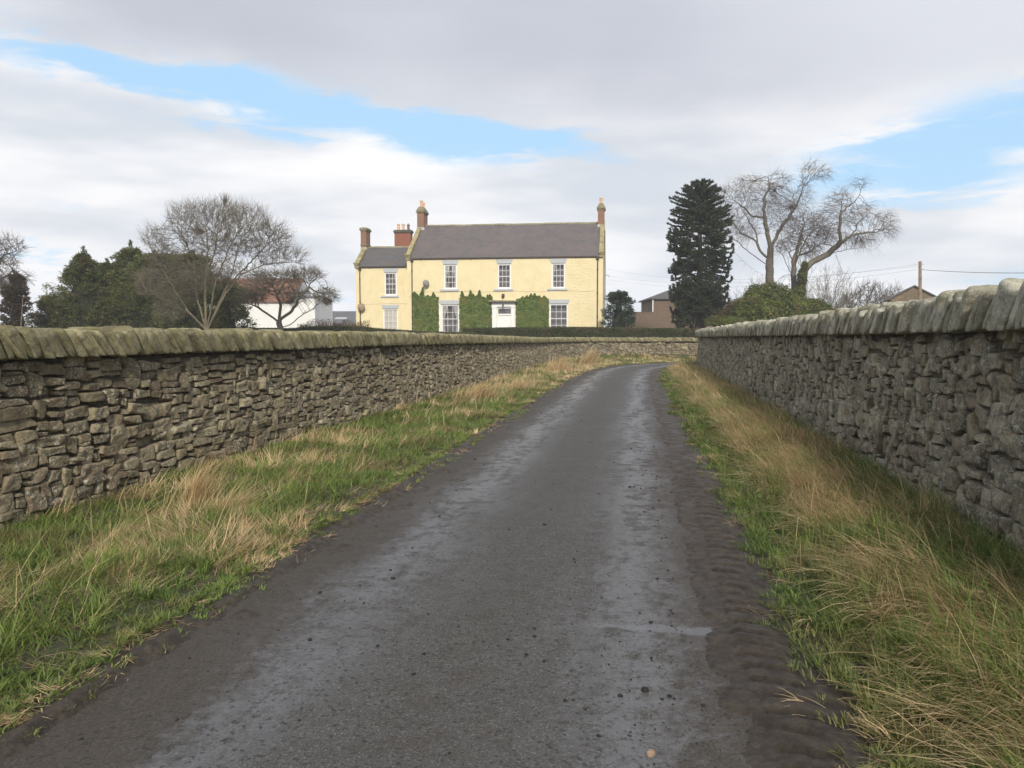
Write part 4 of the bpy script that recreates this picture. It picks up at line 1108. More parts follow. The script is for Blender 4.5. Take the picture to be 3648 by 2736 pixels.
def zpx(ox, oy, sc):
    return lambda x, y: (ox + x / sc, oy + y / sc)
def limb3(q, pts, Y, dy):
    """photo positions -> points near depth Y, drifting by dy"""
    out = []
    for i, (x, y) in enumerate(pts):
        px, py = q(x, y); out.append(at(px, py, Y + dy * i / max(1, len(pts) - 1)))
    return out
def blob3(q, x, y, rx, ry, Y, thick=1.6):
    s = q(0, 0)[0]; k = (q(1, 0)[0] - s) / FPX * Y; c = at(*q(x, y), Y)
    return (c[0], c[1] + random.uniform(-.3, .3), c[2], rx * k, (rx + ry) / 2 * k * thick, ry * k)
random.seed(3)
qa = zpx(2560, 560, 2.765)
YB = 66
lim = [limb3(qa, [(515, 1560), (510, 1270), (505, 1050), (512, 900), (480, 720), (440, 560), (450, 400), (500, 300), (480, 200)], YB, -1),
       limb3(qa, [(515, 880), (600, 730), (690, 600), (780, 450), (830, 300), (880, 180), (900, 70)], YB, 2.5),
       limb3(qa, [(495, 1010), (420, 940), (370, 830), (320, 795), (230, 760), (160, 670), (60, 570)], YB, 1.5),
       limb3(qa, [(480, 1060), (350, 970), (250, 900), (150, 800), (20, 740)], YB, -2),
       limb3(qa, [(490, 1180), (420, 1150), (330, 1100), (230, 1010), (150, 930), (-60, 850)], YB, -3.5),
       limb3(qa, [(375, 830), (370, 740), (300, 640), (210, 490)], YB, 2), limb3(qa, [(505, 1000), (560, 960), (620, 880), (640, 820), (740, 780)], YB, -2),
       limb3(qa, [(440, 600), (330, 580), (240, 490), (130, 420)], YB, -1)]
bl = [blob3(qa, *b, YB) for b in [(130, 360, 110, 110), (320, 320, 140, 150), (530, 270, 170, 120), (440, 500, 200, 120), (620, 430, 130, 120), (890, 150, 100, 110), (990, 170, 90, 80), (820, 400, 100, 160), (130, 560, 130, 120), (20, 780, 90, 120), (280, 700, 160, 120), (620, 620, 130, 110), (20, 430, 60, 100), (-60, 640, 90, 160)]]
bare_tree('birch_tree', at(*qa(515, 1560), YB), lim, bl, 5200, .21, 'tallest bare weeping tree with a thick trunk, just right of the monkey puzzle tree', seed=5, droop=.20, twig=(1.0, 3, 5), rt=.009, rtrunk=.32, mats=('bark_birch', 'twig_birch'), wiggle=.16, twigr=.0052, group='bare weeping trees behind the right wall')
YI = 63
lim = [limb3(qa, [(790, 1600), (820, 1350), (850, 1110), (900, 1050), (980, 1000), (1080, 955), (1150, 935), (1300, 910), (1440, 888), (1520, 930), (1600, 850), (1640, 760), (1720, 700)], YI, 2),
       limb3(qa, [(1160, 935), (1210, 830), (1185, 740), (1200, 640), (1210, 520), (1220, 350)], YI, -1),
       limb3(qa, [(1145, 930), (1120, 875), (1040, 865), (1060, 780), (1110, 680), (1140, 520)], YI, 3), limb3(qa, [(1210, 820), (1330, 760), (1380, 640), (1500, 540), (1600, 620)], YI, -2),
       limb3(qa, [(1210, 560), (1340, 430), (1400, 340), (1440, 240)], YI, 0), limb3(qa, [(1330, 760), (1450, 745), (1580, 740), (1680, 680)], YI, 1.5),
       limb3(qa, [(980, 1000), (1000, 930), (1040, 870)], YI, 0), limb3(qa, [(1155, 950), (1185, 1040), (1210, 1105)], YI, 0)]
bl = [blob3(qa, *b, YI) for b in [(1060, 600, 110, 130), (1180, 430, 130, 100), (1400, 260, 80, 60), (1340, 580, 160, 110), (1600, 650, 110, 120), (1700, 730, 60, 70), (1340, 790, 220, 70), (1120, 720, 100, 100), (1480, 470, 70, 50)]]
bare_tree('birch_tree', at(*qa(790, 1600), YI), lim, bl, 3400, .20, 'bare weeping tree with one long limb reaching out to the right over the bush', seed=6, droop=.20, twig=(1.0, 3, 5), rt=.009, rtrunk=.23, mats=('bark_birch', 'twig_birch'), wiggle=.16, twigr=.0052, group='bare weeping trees behind the right wall')
YJ = 64.5
lim = [limb3(qa, [(740, 1600), (745, 1380), (745, 1180), (740, 1000), (800, 850), (830, 700)], YJ, 0), limb3(qa, [(745, 1210), (700, 1120), (650, 1000), (560, 900)], YJ, 1.5),
       limb3(qa, [(650, 1000), (690, 940), (780, 900), (830, 820)], YJ, 0), limb3(qa, [(745, 1100), (790, 950), (870, 800), (960, 680)], YJ, -2), limb3(qa, [(720, 1160), (620, 1170), (580, 1220)], YJ, 0), limb3(qa, [(800, 1000), (920, 930), (960, 850)], YJ, 2)]
bl = [blob3(qa, *b, YJ) for b in [(860, 660, 120, 120), (780, 760, 120, 110), (970, 780, 110, 110), (680, 840, 100, 90), (900, 900, 100, 90), (740, 640, 80, 70)]]
bare_tree('birch_tree', at(*qa(740, 1600), YJ), lim, bl, 2200, .20, 'smaller bare tree with a forked pale trunk standing between the two weeping trees', seed=7, droop=.25, twig=(1.0, 3, 4), rt=.013, rtrunk=.22, mats=('bark_birch', 'twig_birch'), wiggle=.14, group='bare weeping trees behind the right wall')

# shrubs, bare thicket behind the bush
def thicket(name, px0, px1, ytop, ybot, Y, n, seed, label, mat='twig_d', leanx=0.0, group=None, spread=.5):
    global rng
    rng = np.random.default_rng(seed)
    a = at(px0, ybot, Y); b = at(px1, ybot, Y); base = np.array([(a[0] + b[0]) / 2, Y, gz(np.array([[(a[0] + b[0]) / 2, Y]]))[0]])
    top = at(px0, ytop, Y)[2]; t = empty(name, tuple(base)); tag(t, label, 'shrub', group)
    A = []; B = []; ra = []; rb = []
    x0 = rng.normal(0, .25, n) * (b[0] - a[0]) * .5; cur = np.column_stack([x0, rng.normal(0, .6, n), np.zeros(n)])
    tgt = np.column_stack([rng.uniform(a[0], b[0], n) - base[0], rng.normal(0, 1.0, n), (top - base[2]) * (1 - rng.random(n) ** 1.6 * .55)]); 
    tgt[:, 2] *= 1 - .45 * np.abs(tgt[:, 0] / ((b[0] - a[0]) / 2)) ** 2
    S = 7; r = np.full(n, .022)
    p = cur
    for i in range(1, S + 1):
        f = i / S; q = cur + (tgt - cur) * np.array([f ** 1.3, f ** 1.3, f ** .9])[None] + rng.normal(0, .06, (n, 3)); A.append(p); B.append(q); ra.append(r); rb.append(r * .82)
        if i >= 3:
            for _ in range(3):
                d = unit(unit(q - p) + rng.normal(0, .55, (n, 3))); L = rng.uniform(.25, .8, n)[:, None]; m_ = q + d * L * .5; e = m_ + unit(d + [0, 0, .3] + rng.normal(0, .2, (n, 3))) * L * .5
                A += [q, m_]; B += [m_, e]; ra += [r * .5, r * .35]; rb += [r * .35, r * .2]
        p = q; r = r * .82
    tubes('stems', np.concatenate(A), np.concatenate(B), np.maximum(np.concatenate(ra), .006), np.maximum(np.concatenate(rb), .005), M[mat], t, 3)
thicket('bare_shrub', 2640, 2760, 990, 1130, 61, 60, 61, 'bare upright shrub behind the evergreen bush, left of the thick trunk', group='bare shrubs round the evergreen bush')
thicket('bare_shrub', 2860, 3060, 950, 1130, 62, 110, 62, 'bare bushy shrub right of the ivy-clad trunk', group='bare shrubs round the evergreen bush')
thicket('bare_shrub', 2590, 2680, 1030, 1150, 60, 45, 63, 'low bare shrub between the monkey puzzle and the evergreen bush', group='bare shrubs round the evergreen bush')
thicket('bare_shrub', 2790, 2900, 860, 1130, 65, 36, 64, 'tall thin bare shoots behind the forked pale trunk', group='bare shrubs round the evergreen bush')

def distant_tree(px, ytop, wpx, Y, seed, label, group):
    b = at(px, 1160, Y); b[2] = 0.2; k = Y / FPX; rng_ = random.Random(seed)
    tp = at(px, ytop, Y); R = wpx / 2 * k; h = tp[2] - b[2]
    lim = [[b, b + [0, 0, h * .3], b + [rng_.uniform(-.4, .4), 0, h * .55]]]
    for _ in range(5): lim.append([b + [0, 0, h * rng_.uniform(.18, .35)], b + [rng_.uniform(-.7, .7) * R, rng_.uniform(-.5, .5) * R, h * rng_.uniform(.5, .75)]])
    bl = [(b[0], b[1], b[2] + h * .62, R, R, h * .38), (b[0] + R * .3, b[1], b[2] + h * .55, R * .7, R * .6, h * .36)]
    bare_tree('distant_tree', b, lim, bl, 900, .32, label, seed=seed, twig=(1.2, 3, 3), rt=.03, rtrunk=.3, mats=('bark', 'bark'), group=group, upw=.15, twigr=.02)
gd = 'small bare trees on the skyline'
distant_tree(3090, 1005, 170, 100, 71, 'wider bare skyline tree left of the utility pole', gd)
distant_tree(3185, 1022, 90, 108, 72, 'narrow bare skyline tree beside the far stone gable', gd)
distant_tree(3010, 1060, 70, 112, 73, 'lowest bare skyline tree right of the evergreen bush', gd)

# left: large bare multi-stem tree, gnarled tree, edge tree
qd = zpx(460, 680, 2.698); YD = 41
lim = [limb3(qd, [(745, 1500), (740, 1330), (730, 900), (760, 560), (740, 380)], YD, 0), limb3(qd, [(735, 1350), (650, 1000), (620, 650), (530, 480), (500, 400)], YD, 1),
       limb3(qd, [(780, 1350), (840, 850), (980, 520), (1060, 380)], YD, -1.5), limb3(qd, [(800, 1340), (940, 920), (1150, 700), (1400, 450)], YD, 1), limb3(qd, [(860, 1330), (930, 980), (1080, 800), (1330, 700), (1600, 690)], YD, 0),
       limb3(qd, [(720, 1340), (560, 1150), (470, 1000), (370, 840), (250, 640), (170, 480)], YD, -1), limb3(qd, [(760, 900), (820, 600), (850, 400), (850, 320)], YD, 2), limb3(qd, [(900, 1000), (1000, 760), (1040, 560), (1170, 400)], YD, 1.5),
       limb3(qd, [(560, 1150), (420, 1080), (250, 1000), (60, 1000)], YD, -2), limb3(qd, [(700, 1300), (620, 1200), (450, 1120), (320, 1240)], YD, -2)]
bl = [blob3(qd, *b, YD) for b in [(270, 470, 150, 130), (560, 300, 180, 180), (830, 240, 230, 140), (1130, 290, 210, 150), (1340, 460, 190, 170), (1000, 480, 230, 170), (700, 520, 180, 150), (1330, 640, 190, 90), (400, 660, 170, 130), (1620, 640, 100, 80), (300, 880, 190, 150), (520, 900, 180, 200), (1130, 820, 180, 110), (760, 820, 180, 170), (960, 760, 150, 130), (420, 1120, 160, 130)]]
bare_tree('bare_tree', at(*qd(745, 1500), YD), lim, bl, 10500, .15, 'broad bare multi-stemmed tree fanning out in front of the conifers', seed=8, twig=(.6, 3, 4), rt=.009, rtrunk=.17, mats=('bark_d', 'twig_d'), upw=.22, wiggle=.09, twigr=.0058)
YE = 47
lim = [limb3(qd, [(1452, 1450), (1450, 1320), (1440, 1250), (1460, 1100), (1400, 960), (1370, 860)], YE, 0), limb3(qd, [(1440, 1270), (1340, 1190), (1230, 1120), (1080, 1070)], YE, .6), limb3(qd, [(1465, 1240), (1560, 1160), (1640, 1040), (1610, 900)], YE, -.6),
       limb3(qd, [(1460, 1320), (1560, 1285), (1640, 1210), (1780, 1130), (1880, 1030)], YE, 1), limb3(qd, [(1640, 1040), (1750, 880), (1850, 800)], YE, 0), limb3(qd, [(1400, 1000), (1480, 900), (1560, 820)], YE, 1)]
bl = [blob3(qd, *b, YE) for b in [(1370, 840, 200, 70), (1600, 830, 140, 80), (1880, 1000, 130, 80), (1180, 1010, 150, 80), (1740, 800, 130, 70), (1560, 1000, 150, 90), (1300, 940, 140, 80)]]
bare_tree('gnarled_tree', at(*qd(1452, 1450), YE), lim, bl, 3600, .125, 'small gnarled spreading tree in front of the white barn', seed=9, twig=(.5, 3, 3), rt=.011, rtrunk=.17, mats=('bark', 'twig_d'), wiggle=.2, upw=.05, twigr=.007)
ql = zpx(0, 780, 3.95); YL = 52
lim = [limb3(ql, [(-220, 1800), (-200, 1400), (-170, 1000), (-60, 700), (-40, 400)], YL, 0), limb3(ql, [(-180, 1100), (0, 860), (130, 780), (200, 680)], YL, 1), limb3(ql, [(-190, 1300), (0, 1020), (130, 920), (260, 870), (380, 800)], YL, -1),
       limb3(ql, [(-100, 800), (30, 520), (180, 470), (290, 430)], YL, 0), limb3(ql, [(-190, 1450), (-50, 1280), (100, 1250), (180, 1240)], YL, 1)]
bl = [blob3(ql, *b, YL) for b in [(60, 350, 200, 120), (200, 400, 110, 90), (-80, 600, 220, 220), (100, 600, 130, 100), (280, 820, 130, 90), (40, 900, 150, 120), (-300, 500, 250, 300)]]
bare_tree('bare_tree', at(*ql(-220, 1800), YL), lim, bl, 3000, .19, 'bare tree cut off by the left edge of the view, above the narrow dark conifer', seed=10, twig=(.6, 3, 3), rt=.013, rtrunk=.3, mats=('bark', 'twig_birch'), wiggle=.15, upw=.02)

# ---------------------------------------------------------------- conifers
def conifer(px, ytop, rad_px, Y, seed, label, group=None, name='conifer', mat='conifer', slim=1.0, n=24000, top_shape=.8, baseline=1165, base_full=1.0):
    global rng
    rng = np.random.default_rng(seed)
    b = at(px, baseline, Y); b[2] = gz(b[None, :2])[0]; H = at(px, ytop, Y)[2] - b[2]; R = rad_px / FPX * Y
    t = empty(name, tuple(b)); tag(t, label, 'conifer', group)
    nb = int(150 * H * R / 12) + 90
    h = rng.random(nb) ** .85; az = rng.uniform(0, 2 * math.pi, nb)
    prof = np.clip(1 - h, 0, 1) ** top_shape * (1 - .25 * (1 - sstep(h, 0, .12)))
    lum = rng.uniform(.78, 1.22, nb) * (.62 + .72 * fbm(np.column_stack([np.cos(az) * 1.6 + h * 5, np.sin(az) * 1.6, h * 4.5]), seed, 3))
    ln = R * prof * lum + .18
    P0 = np.column_stack([np.zeros(nb), np.zeros(nb), h * H * .93])
    d = np.column_stack([np.cos(az), np.sin(az), np.full(nb, .45) + .5 * h]); tip = P0 + d * ln[:, None] * [1, 1, 1]
    tip[:, 2] = np.minimum(tip[:, 2], H * 1.0)
    k = rng.integers(0, nb, n); f = 1 - rng.random(n) ** 1.7 * .75
    P = P0[k] + (tip - P0)[k] * f[:, None]; P[:, 2] += ln[k] * (.22 * f ** 2 - .30 * f ** 5)
    sp = (.05 + .17 * np.sin(f * math.pi * .9)) * np.minimum(1.6, .4 + ln[k] * .5); P += rng.normal(0, 1, (n, 3)) * (sp * .72)[:, None] * [1, 1, .75]
    out = np.column_stack([np.cos(az[k]), np.sin(az[k]), np.full(n, .25)])
    D = unit(out + rng.normal(0, .55, (n, 3))); D[:, 2] += .15
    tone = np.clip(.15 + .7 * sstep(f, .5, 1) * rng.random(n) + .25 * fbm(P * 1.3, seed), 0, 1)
    # leader
    m = 260; g_ = rng.random(m); P = np.concatenate([P, np.column_stack([rng.normal(0, .14, m) * (1.15 - g_) + .10 * np.sin(g_ * 4 + seed), rng.normal(0, .14, m) * (1.15 - g_), H * (.84 + .19 * g_)])]); D = np.concatenate([D, rdir(m) + [0, 0, .8]]); tone = np.concatenate([tone, np.full(m, .4)])
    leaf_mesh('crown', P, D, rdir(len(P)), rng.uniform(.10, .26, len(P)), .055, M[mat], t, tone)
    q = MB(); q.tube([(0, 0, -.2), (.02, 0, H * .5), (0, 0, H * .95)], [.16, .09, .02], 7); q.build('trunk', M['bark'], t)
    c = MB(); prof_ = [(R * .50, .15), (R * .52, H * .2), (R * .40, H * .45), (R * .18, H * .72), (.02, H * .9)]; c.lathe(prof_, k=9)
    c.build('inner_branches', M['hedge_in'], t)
gc = 'dense dark conifers behind the left wall'
conifer(305, 893, 150, 50, 81, 'leftmost dark conifer of the clump, with a thin crooked leader', gc, top_shape=.95)
conifer(395, 935, 110, 52, 82, 'short conifer between the crooked leader and the taller tips', gc, top_shape=.6)
conifer(478, 872, 130, 51, 83, 'tallest conifer of the clump with feathery double tips', gc, top_shape=.75)
conifer(560, 905, 130, 50, 84, 'brownish-topped conifer behind the left side of the bare tree', gc, top_shape=.5)
conifer(690, 905, 120, 49, 85, 'conifer directly behind the stems of the broad bare tree', gc, top_shape=.5)
conifer(800, 1010, 95, 49, 86, 'low rounded conifer at the right end of the clump beside the white barn', gc, top_shape=.45, n=16000)
conifer(195, 1060, 80, 49, 87, 'lowest conifer at the left foot of the clump', gc, top_shape=.6, n=12000)
conifer(62, 975, 50, 46, 88, 'narrow brown-green conifer with two pale thin stems before it', None, top_shape=.55, n=14000, mat='dullcon')
conifer(2205, 1043, 55, 59, 89, 'small bushy pine against the right corner of the house', None, name='pine_tree', mat='pine', top_shape=.5, n=9000)
# two pale thin trunks
for i, (xa, ya, xb, yb) in enumerate([(60, 1190, 82, 1050), (78, 1190, 100, 1095)]):
    a = at(xa, ya, 44); b = at(xb, yb, 44); a[2] = .2
    q = MB(); q.tube([(0, 0, 0), tuple((b - a) * .5 + [.03, 0, 0]), tuple(b - a)], [.035, .028, .012], 6)
    o = q.build('sapling_stem', M['pole_pale'] if 'pole_pale' in M else M['wood'], loc=tuple(a)); tag(o, ['taller pale leaning sapling stem before the narrow conifer', 'shorter pale leaning sapling stem before the narrow conifer'][i], 'sapling')

# ---------------------------------------------------------------- monkey puzzle
def monkey():
    global rng
    rng = np.random.default_rng(91)
    Y = 57; b = at(2488, 1165, Y); b[2] = .85; top = at(2488, 655, Y)[2]; H = top - b[2]; k = Y / FPX
    t = empty('monkey_puzzle_tree', tuple(b)); tag(t, 'tall dark monkey puzzle tree with a spiky domed crown and drooping lower branches', 'tree')
    q = MB(); q.tube([(0, 0, -.2), (0.05, 0, H * .4), (0, 0, H * .8), (0, 0, H)], [.30, .22, .12, .05], 10); q.build('trunk', M['bark'], t)
    A = []; B = []; R0 = []; R1 = []
    def chain(P, r):
        for a, c in zip(P[:-1], P[1:]): A.append(a); B.append(c); R0.append(r); R1.append(r * .96)
    prof_h = [0, .12, .22, .34, .5, .62, .70, .77, .83, .89, .95, 1]; prof_r = [60, 88, 94, 98, 104, 109, 109, 105, 92, 70, 42, 16]
    lv = np.concatenate([np.arange(.20, .84, .0165), np.arange(.84, .97, .024), [.985]])
    for h0 in lv:
        h = h0
        R = np.interp(h, prof_h, prof_r) * k; nb = 10 if h < .84 else 7
        ph = rng.uniform(0, 6.28)
        for i in range(nb):
            if h < .55 and rng.random() < .08: continue
            az = ph + i * 2 * math.pi / nb + rng.normal(0, .12); h = h0 + (rng.uniform(-.03, .03) if h0 < .84 else 0); L = R * rng.uniform(.74, 1.08)
            droop = np.interp(h, [.12, .35, .6, .8, .92, 1], [1.15, .75, .32, -.15, -.75, -1.2])
            n = 9; P = []
            for j in range(n + 1):
                f = j / n; rr = L * math.sin(f * math.pi / 2 * .98) if droop > 0 else L * f
                z = -droop * L * (.60 * f + .45 * f * f - .50 * f ** 4) + .10 * L * f ** 6
                P.append(np.array([math.cos(az) * rr, math.sin(az) * rr, h * H + z]))
            chain(P[2:] if h < .8 else P[0:], .055)
            # side branchlets
            for j in range(3 if h < .8 else 2, n + 1):
                for sd in (-1, 1):
                    if rng.random() < .20: continue
                    d = unit(P[min(j + 1, n)] - P[j - 1]); s_ = unit(np.cross(d, [0, 0, 1.0])) * sd; ll = rng.uniform(.22, .52) * (1.15 - .5 * j / n) * min(1.0, L / 1.2)
                    v = unit(s_ * .9 + d * .75 + [0, 0, -.12]); p0 = P[j]; p1 = p0 + v * ll * .5; v2 = unit(v + [0, 0, .30] + d * .2); p2 = p1 + v2 * ll * .5
                    chain([p0, p1, p2], .05)
            if True:
                d = unit(P[-1] - P[-2]); chain([P[-1], P[-1] + unit(d + [0, 0, .5]) * .18], .05)
    A = np.array(A); B = np.array(B); R0 = np.array(R0); R1 = np.array(R1)
    # spiny scaled shoots: short cones of overlapping blades round every segment
    n = len(A); d = unit(B - A); up = np.where(np.abs(d[:, 2:3]) > .9, np.array([[1.0, 0, 0]]), np.array([[0, 0, 1.0]])); a = unit(np.cross(d, up)); c = np.cross(d, a)
    PP = []; DD = []; NN = []; tn = []
    for m in range(7):
        th = rng.uniform(0, 2 * math.pi, n); f = rng.random(n)[:, None]; o = np.cos(th)[:, None] * a + np.sin(th)[:, None] * c
        PP.append(A + (B - A) * f + o * .025); DD.append(unit(o * .75 + d)); NN.append(o); tn.append(np.clip(rng.normal(.45, .25, n), 0, 1))
    leaf_mesh('spiny_foliage', np.concatenate(PP), np.concatenate(DD), np.concatenate(NN), .13, .05, M['monkey'], t, np.concatenate(tn))
    V = mesh_tubes = tubes('branches', A, B, R0 * .72, R1 * .72, M['monkey'], t, 4)
monkey()

# ---------------------------------------------------------------- evergreen bush group
def bush(name, blobs, n, L, W, mat, seed, label, group=None, cat='bush', lump=.25):
    global rng
    rng = np.random.default_rng(seed)
    bl = np.array(blobs, float); base = np.array([bl[:, 0].mean(), bl[:, 1].mean(), gz(np.array([[bl[:, 0].mean(), bl[:, 1].mean()]]))[0]])
    t = empty(name, tuple(base)); tag(t, label, cat, group)
    P, N = shell(blobs, n, .70, 1.05, lump, seed)
    tone = np.clip(fbm(P * 1.4, seed + 3) * 1.3 - .35 + rng.normal(0, .2, len(P)), 0, 1)
    leaf_mesh('leaves', P - base, rdir(len(P)) + [0, 0, -.2], N + rng.normal(0, .5, P.shape), rng.uniform(.7, 1.3, len(P)) * L, W, M[mat], t, tone)
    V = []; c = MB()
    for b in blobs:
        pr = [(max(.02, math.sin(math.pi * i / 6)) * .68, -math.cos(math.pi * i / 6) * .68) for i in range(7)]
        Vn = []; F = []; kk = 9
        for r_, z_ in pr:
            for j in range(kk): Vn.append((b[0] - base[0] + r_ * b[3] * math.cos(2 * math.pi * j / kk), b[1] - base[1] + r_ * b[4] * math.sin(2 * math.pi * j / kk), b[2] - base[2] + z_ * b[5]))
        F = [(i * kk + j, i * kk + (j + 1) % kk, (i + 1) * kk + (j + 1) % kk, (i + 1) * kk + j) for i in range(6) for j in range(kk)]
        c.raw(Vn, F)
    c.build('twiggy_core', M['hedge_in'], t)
def pb(px, py, rx, ry, Y, th=1.0):
    c = at(px, py, Y); k = Y / FPX; return (c[0], c[1], c[2], rx * k, (rx + ry) / 2 * k * th, ry * k)
YQ = 53
bush('evergreen_bush', [pb(2735, 1085, 95, 75, YQ), (*pb(2680, 1120, 80, 70, YQ - .5),), pb(2800, 1110, 70, 60, YQ), pb(2720, 1140, 110, 60, YQ - 1)], 30000, .13, .08, 'bush', 101, 'large bright green rounded bush below the thick birch trunk', 'evergreen bushes behind the right wall')
bush('evergreen_bush', [pb(2880, 1110, 60, 45, YQ + 1), pb(2925, 1115, 45, 34, YQ + 1), pb(2850, 1140, 80, 40, YQ)], 15000, .13, .08, 'bush', 102, 'lower green bush at the right end, just above the wall coping', 'evergreen bushes behind the right wall')
bush('evergreen_bush', [pb(2565, 1150, 50, 26, YQ - 2), pb(2610, 1155, 60, 28, YQ - 2)], 9000, .10, .07, 'bush', 103, 'low dark green bush at the foot of the brick barn', 'evergreen bushes behind the right wall')
bush('russet_shrub', [pb(2625, 1110, 45, 42, YQ + 1), pb(2600, 1130, 40, 36, YQ + 1)], 9000, .12, .02, 'russet', 104, 'reddish-brown twiggy shrub left of the bright green bush', None, 'shrub')
bush('ivy', [pb(2856, 1000, 16, 45, YI - .3), pb(2850, 1050, 18, 50, YI - .3), pb(2866, 955, 11, 25, YI - .3)], 5000, .12, .08, 'bush', 105, 'dark ivy clothing the trunk of the long-limbed weeping tree', None, 'ivy')

# ---------------------------------------------------------------- outbuildings
def W3(px, py, Y): return at(px, py, Y)
def barn(name, x0, x1, y0, y1, z0, ez, rz, axis, wall, roofm, label, rot=0, hip=False, ov=.2):
    c = ((x0 + x1) / 2, (y0 + y1) / 2); t = empty(name, (c[0], c[1], z0), rot); tag(t, label, 'barn')
    a, b = (x1 - x0) / 2, (y1 - y0) / 2; h = ez - z0; r = rz - z0
    w = MB()
    if hip or axis == 'x': pass
    if hip:
        w.box(-a, a, -b, b, -.3, h); w.build('wall', wall, t)
        q = MB(); o = ov; m = min(a, b)
        q.raw([(-a - o, -b - o, h), (a + o, -b - o, h), (a + o, b + o, h), (-a - o, b + o, h), (-(a - m), 0, r), (a - m, 0, r)] if a >= b else [(-a - o, -b - o, h), (a + o, -b - o, h), (a + o, b + o, h), (-a - o, b + o, h), (0, -(b - m), r), (0, (b - m), r)],
              [(0, 1, 5, 4), (1, 2, 5), (2, 3, 4, 5), (3, 0, 4)] if a >= b else [(0, 1, 4), (1, 2, 5, 4), (2, 3, 5), (3, 0, 4, 5)])
        q.raw([(-a - o, -b - o, h), (a + o, -b - o, h), (a + o, b + o, h), (-a - o, b + o, h), (-a - o, -b - o, h - .12), (a + o, -b - o, h - .12), (a + o, b + o, h - .12), (-a - o, b + o, h - .12)], [(0, 1, 5, 4), (1, 2, 6, 5), (2, 3, 7, 6), (3, 0, 4, 7), (4, 5, 6, 7)])
        q.build('roof', roofm, t)
    elif axis == 'x':
        w.prism([(-b, -.3), (b, -.3), (b, h - .02), (0, r - .05), (-b, h - .02)], 'x', -a, a); w.build('wall', wall, t)
        q = MB(); k = (r - h) / b
        q.prism([(-b - ov, h - ov * k), (0, r), (0, r + .1), (-b - ov, h - ov * k + .1)], 'x', -a - .05, a + .05); q.prism([(b + ov, h - ov * k), (0, r), (0, r + .1), (b + ov, h - ov * k + .1)], 'x', -a - .05, a + .05); q.build('roof', roofm, t)
    else:
        w.prism([(-a, -.3), (a, -.3), (a, h - .02), (0, r - .05), (-a, h - .02)], 'y', -b, b); w.build('wall', wall, t)
        q = MB(); k = (r - h) / a
        q.prism([(-a - ov, h - ov * k), (0, r), (0, r + .1), (-a - ov, h - ov * k + .1)], 'y', -b - .12, b + .12); q.prism([(a + ov, h - ov * k), (0, r), (0, r + .1), (a + ov, h - ov * k + .1)], 'y', -b - .12, b + .12); q.build('roof', roofm, t)
    return t
# white barn with red pantiles: ridge runs left-right, right gable turned to the lane
p0 = W3(600, 998, 92); p1 = W3(1085, 998, 92); e1 = W3(1052, 1073, 88)
tb = barn('white_barn', p0[0], p1[0] - .3, 88, 97.5, .4, e1[2], p1[2] + .15, 'x', M['render_white'], M['pantile'], 'white-walled barn with a red pantile roof behind the gnarled tree', ov=.25)
q = MB(); a_ = (p1[0] - p0[0]) / 2
tb2 = barn('white_outhouse', p1[0] + .0, W3(1118, 1100, 86)[0], 86.5, 95, .4, W3(1118, 1062, 86)[2], W3(1118, 1062, 86)[2] + .4, 'x', M['render_white'], M['sheet'], 'plain white end block between the red-roofed barn and the grey shed', ov=.02)
gs = W3(1110, 1112, 100); ge = W3(1272, 1112, 100)
tg = barn('grey_shed', gs[0] + .4, ge[0] + 6, 97, 112, .4, W3(1200, 1160, 97)[2], W3(1200, 1111, 104)[2], 'x', M['render_white'], M['sheet'], 'low shed with a dark grey sheet roof and pale rooflights beside the wing')
q = MB()
for xx in (-6.0, -3.0): q.raw([(xx, -4.3, 0), (xx + 1.6, -4.3, 0), (xx + 1.6, -3.4, 0), (xx, -3.4, 0)], [(0, 1, 2, 3)])
lz = W3(1200, 1160, 97)[2] - .4; rz_ = W3(1200, 1111, 104)[2] - .4
q = MB()
for xx in (-3.2, -.6): 
    f = lambda y: lz + (rz_ - lz) * (1 + y / 7.5) + .125
    q = MB(); q.raw([(xx, -4.6, f(-4.6)), (xx + 1.5, -4.6, f(-4.6)), (xx + 1.5, -3.6, f(-3.6)), (xx, -3.6, f(-3.6))], [(0, 1, 2, 3)]); q.build('rooflight', M['lead'], tg)
# brick barn behind the monkey puzzle
bl_ = W3(2330, 920, 74); br_ = W3(2576, 920, 74)
tk = barn('brick_barn', bl_[0], br_[0], 74, 81, .7, W3(2330, 1062, 74)[2], W3(2330, 1018, 77.5)[2], 'x', M['brick_barn'], M['slate_grey'], 'square brown brick barn with a hipped slate roof behind the monkey puzzle', hip=True, ov=.25)
for xq in (-(br_[0] - bl_[0]) / 2 - .08, (br_[0] - bl_[0]) / 2 + .1):
    q = MB(); q.tube([(xq, -3.6, 0), (xq, -3.6, W3(2330, 1062, 74)[2] - .85)], .06, 6); q.build('downpipe', M['white'], tk)
wl = W3(2236, 1114, 73); 
q = MB(); q.box(0, bl_[0] - wl[0] - .1, 0, .35, -.3, wl[2] - .7); q.box(-.04, bl_[0] - wl[0] - .1, -.05, .40, wl[2] - .7, wl[2] - .62)
o = q.build('brick_wall', M['brick_barn'], loc=(wl[0], 73.2, .7)); tag(o, 'low brown brick garden wall joining the barn to the small pine', 'wall')
# far stone gable, right
pk = W3(3240, 1028, 62); lf = W3(3165, 1070, 62)
k = (pk[2] - lf[2]) / (pk[0] - lf[0]); hwid = pk[0] - lf[0]
M['gable'] = mat_stone('brown_gable_stone', (.20, .15, .10), (.30, .23, .16), lich=.2, ochre=.2)
tgab = barn('stone_barn', pk[0] - hwid, pk[0] + hwid, 59, 65, .3, pk[2] - k * hwid, pk[2], 'y', M['gable'], M['slate_grey'], rot=-R_(20), label='brown stone barn gable peeping over the right wall coping beside the pole')

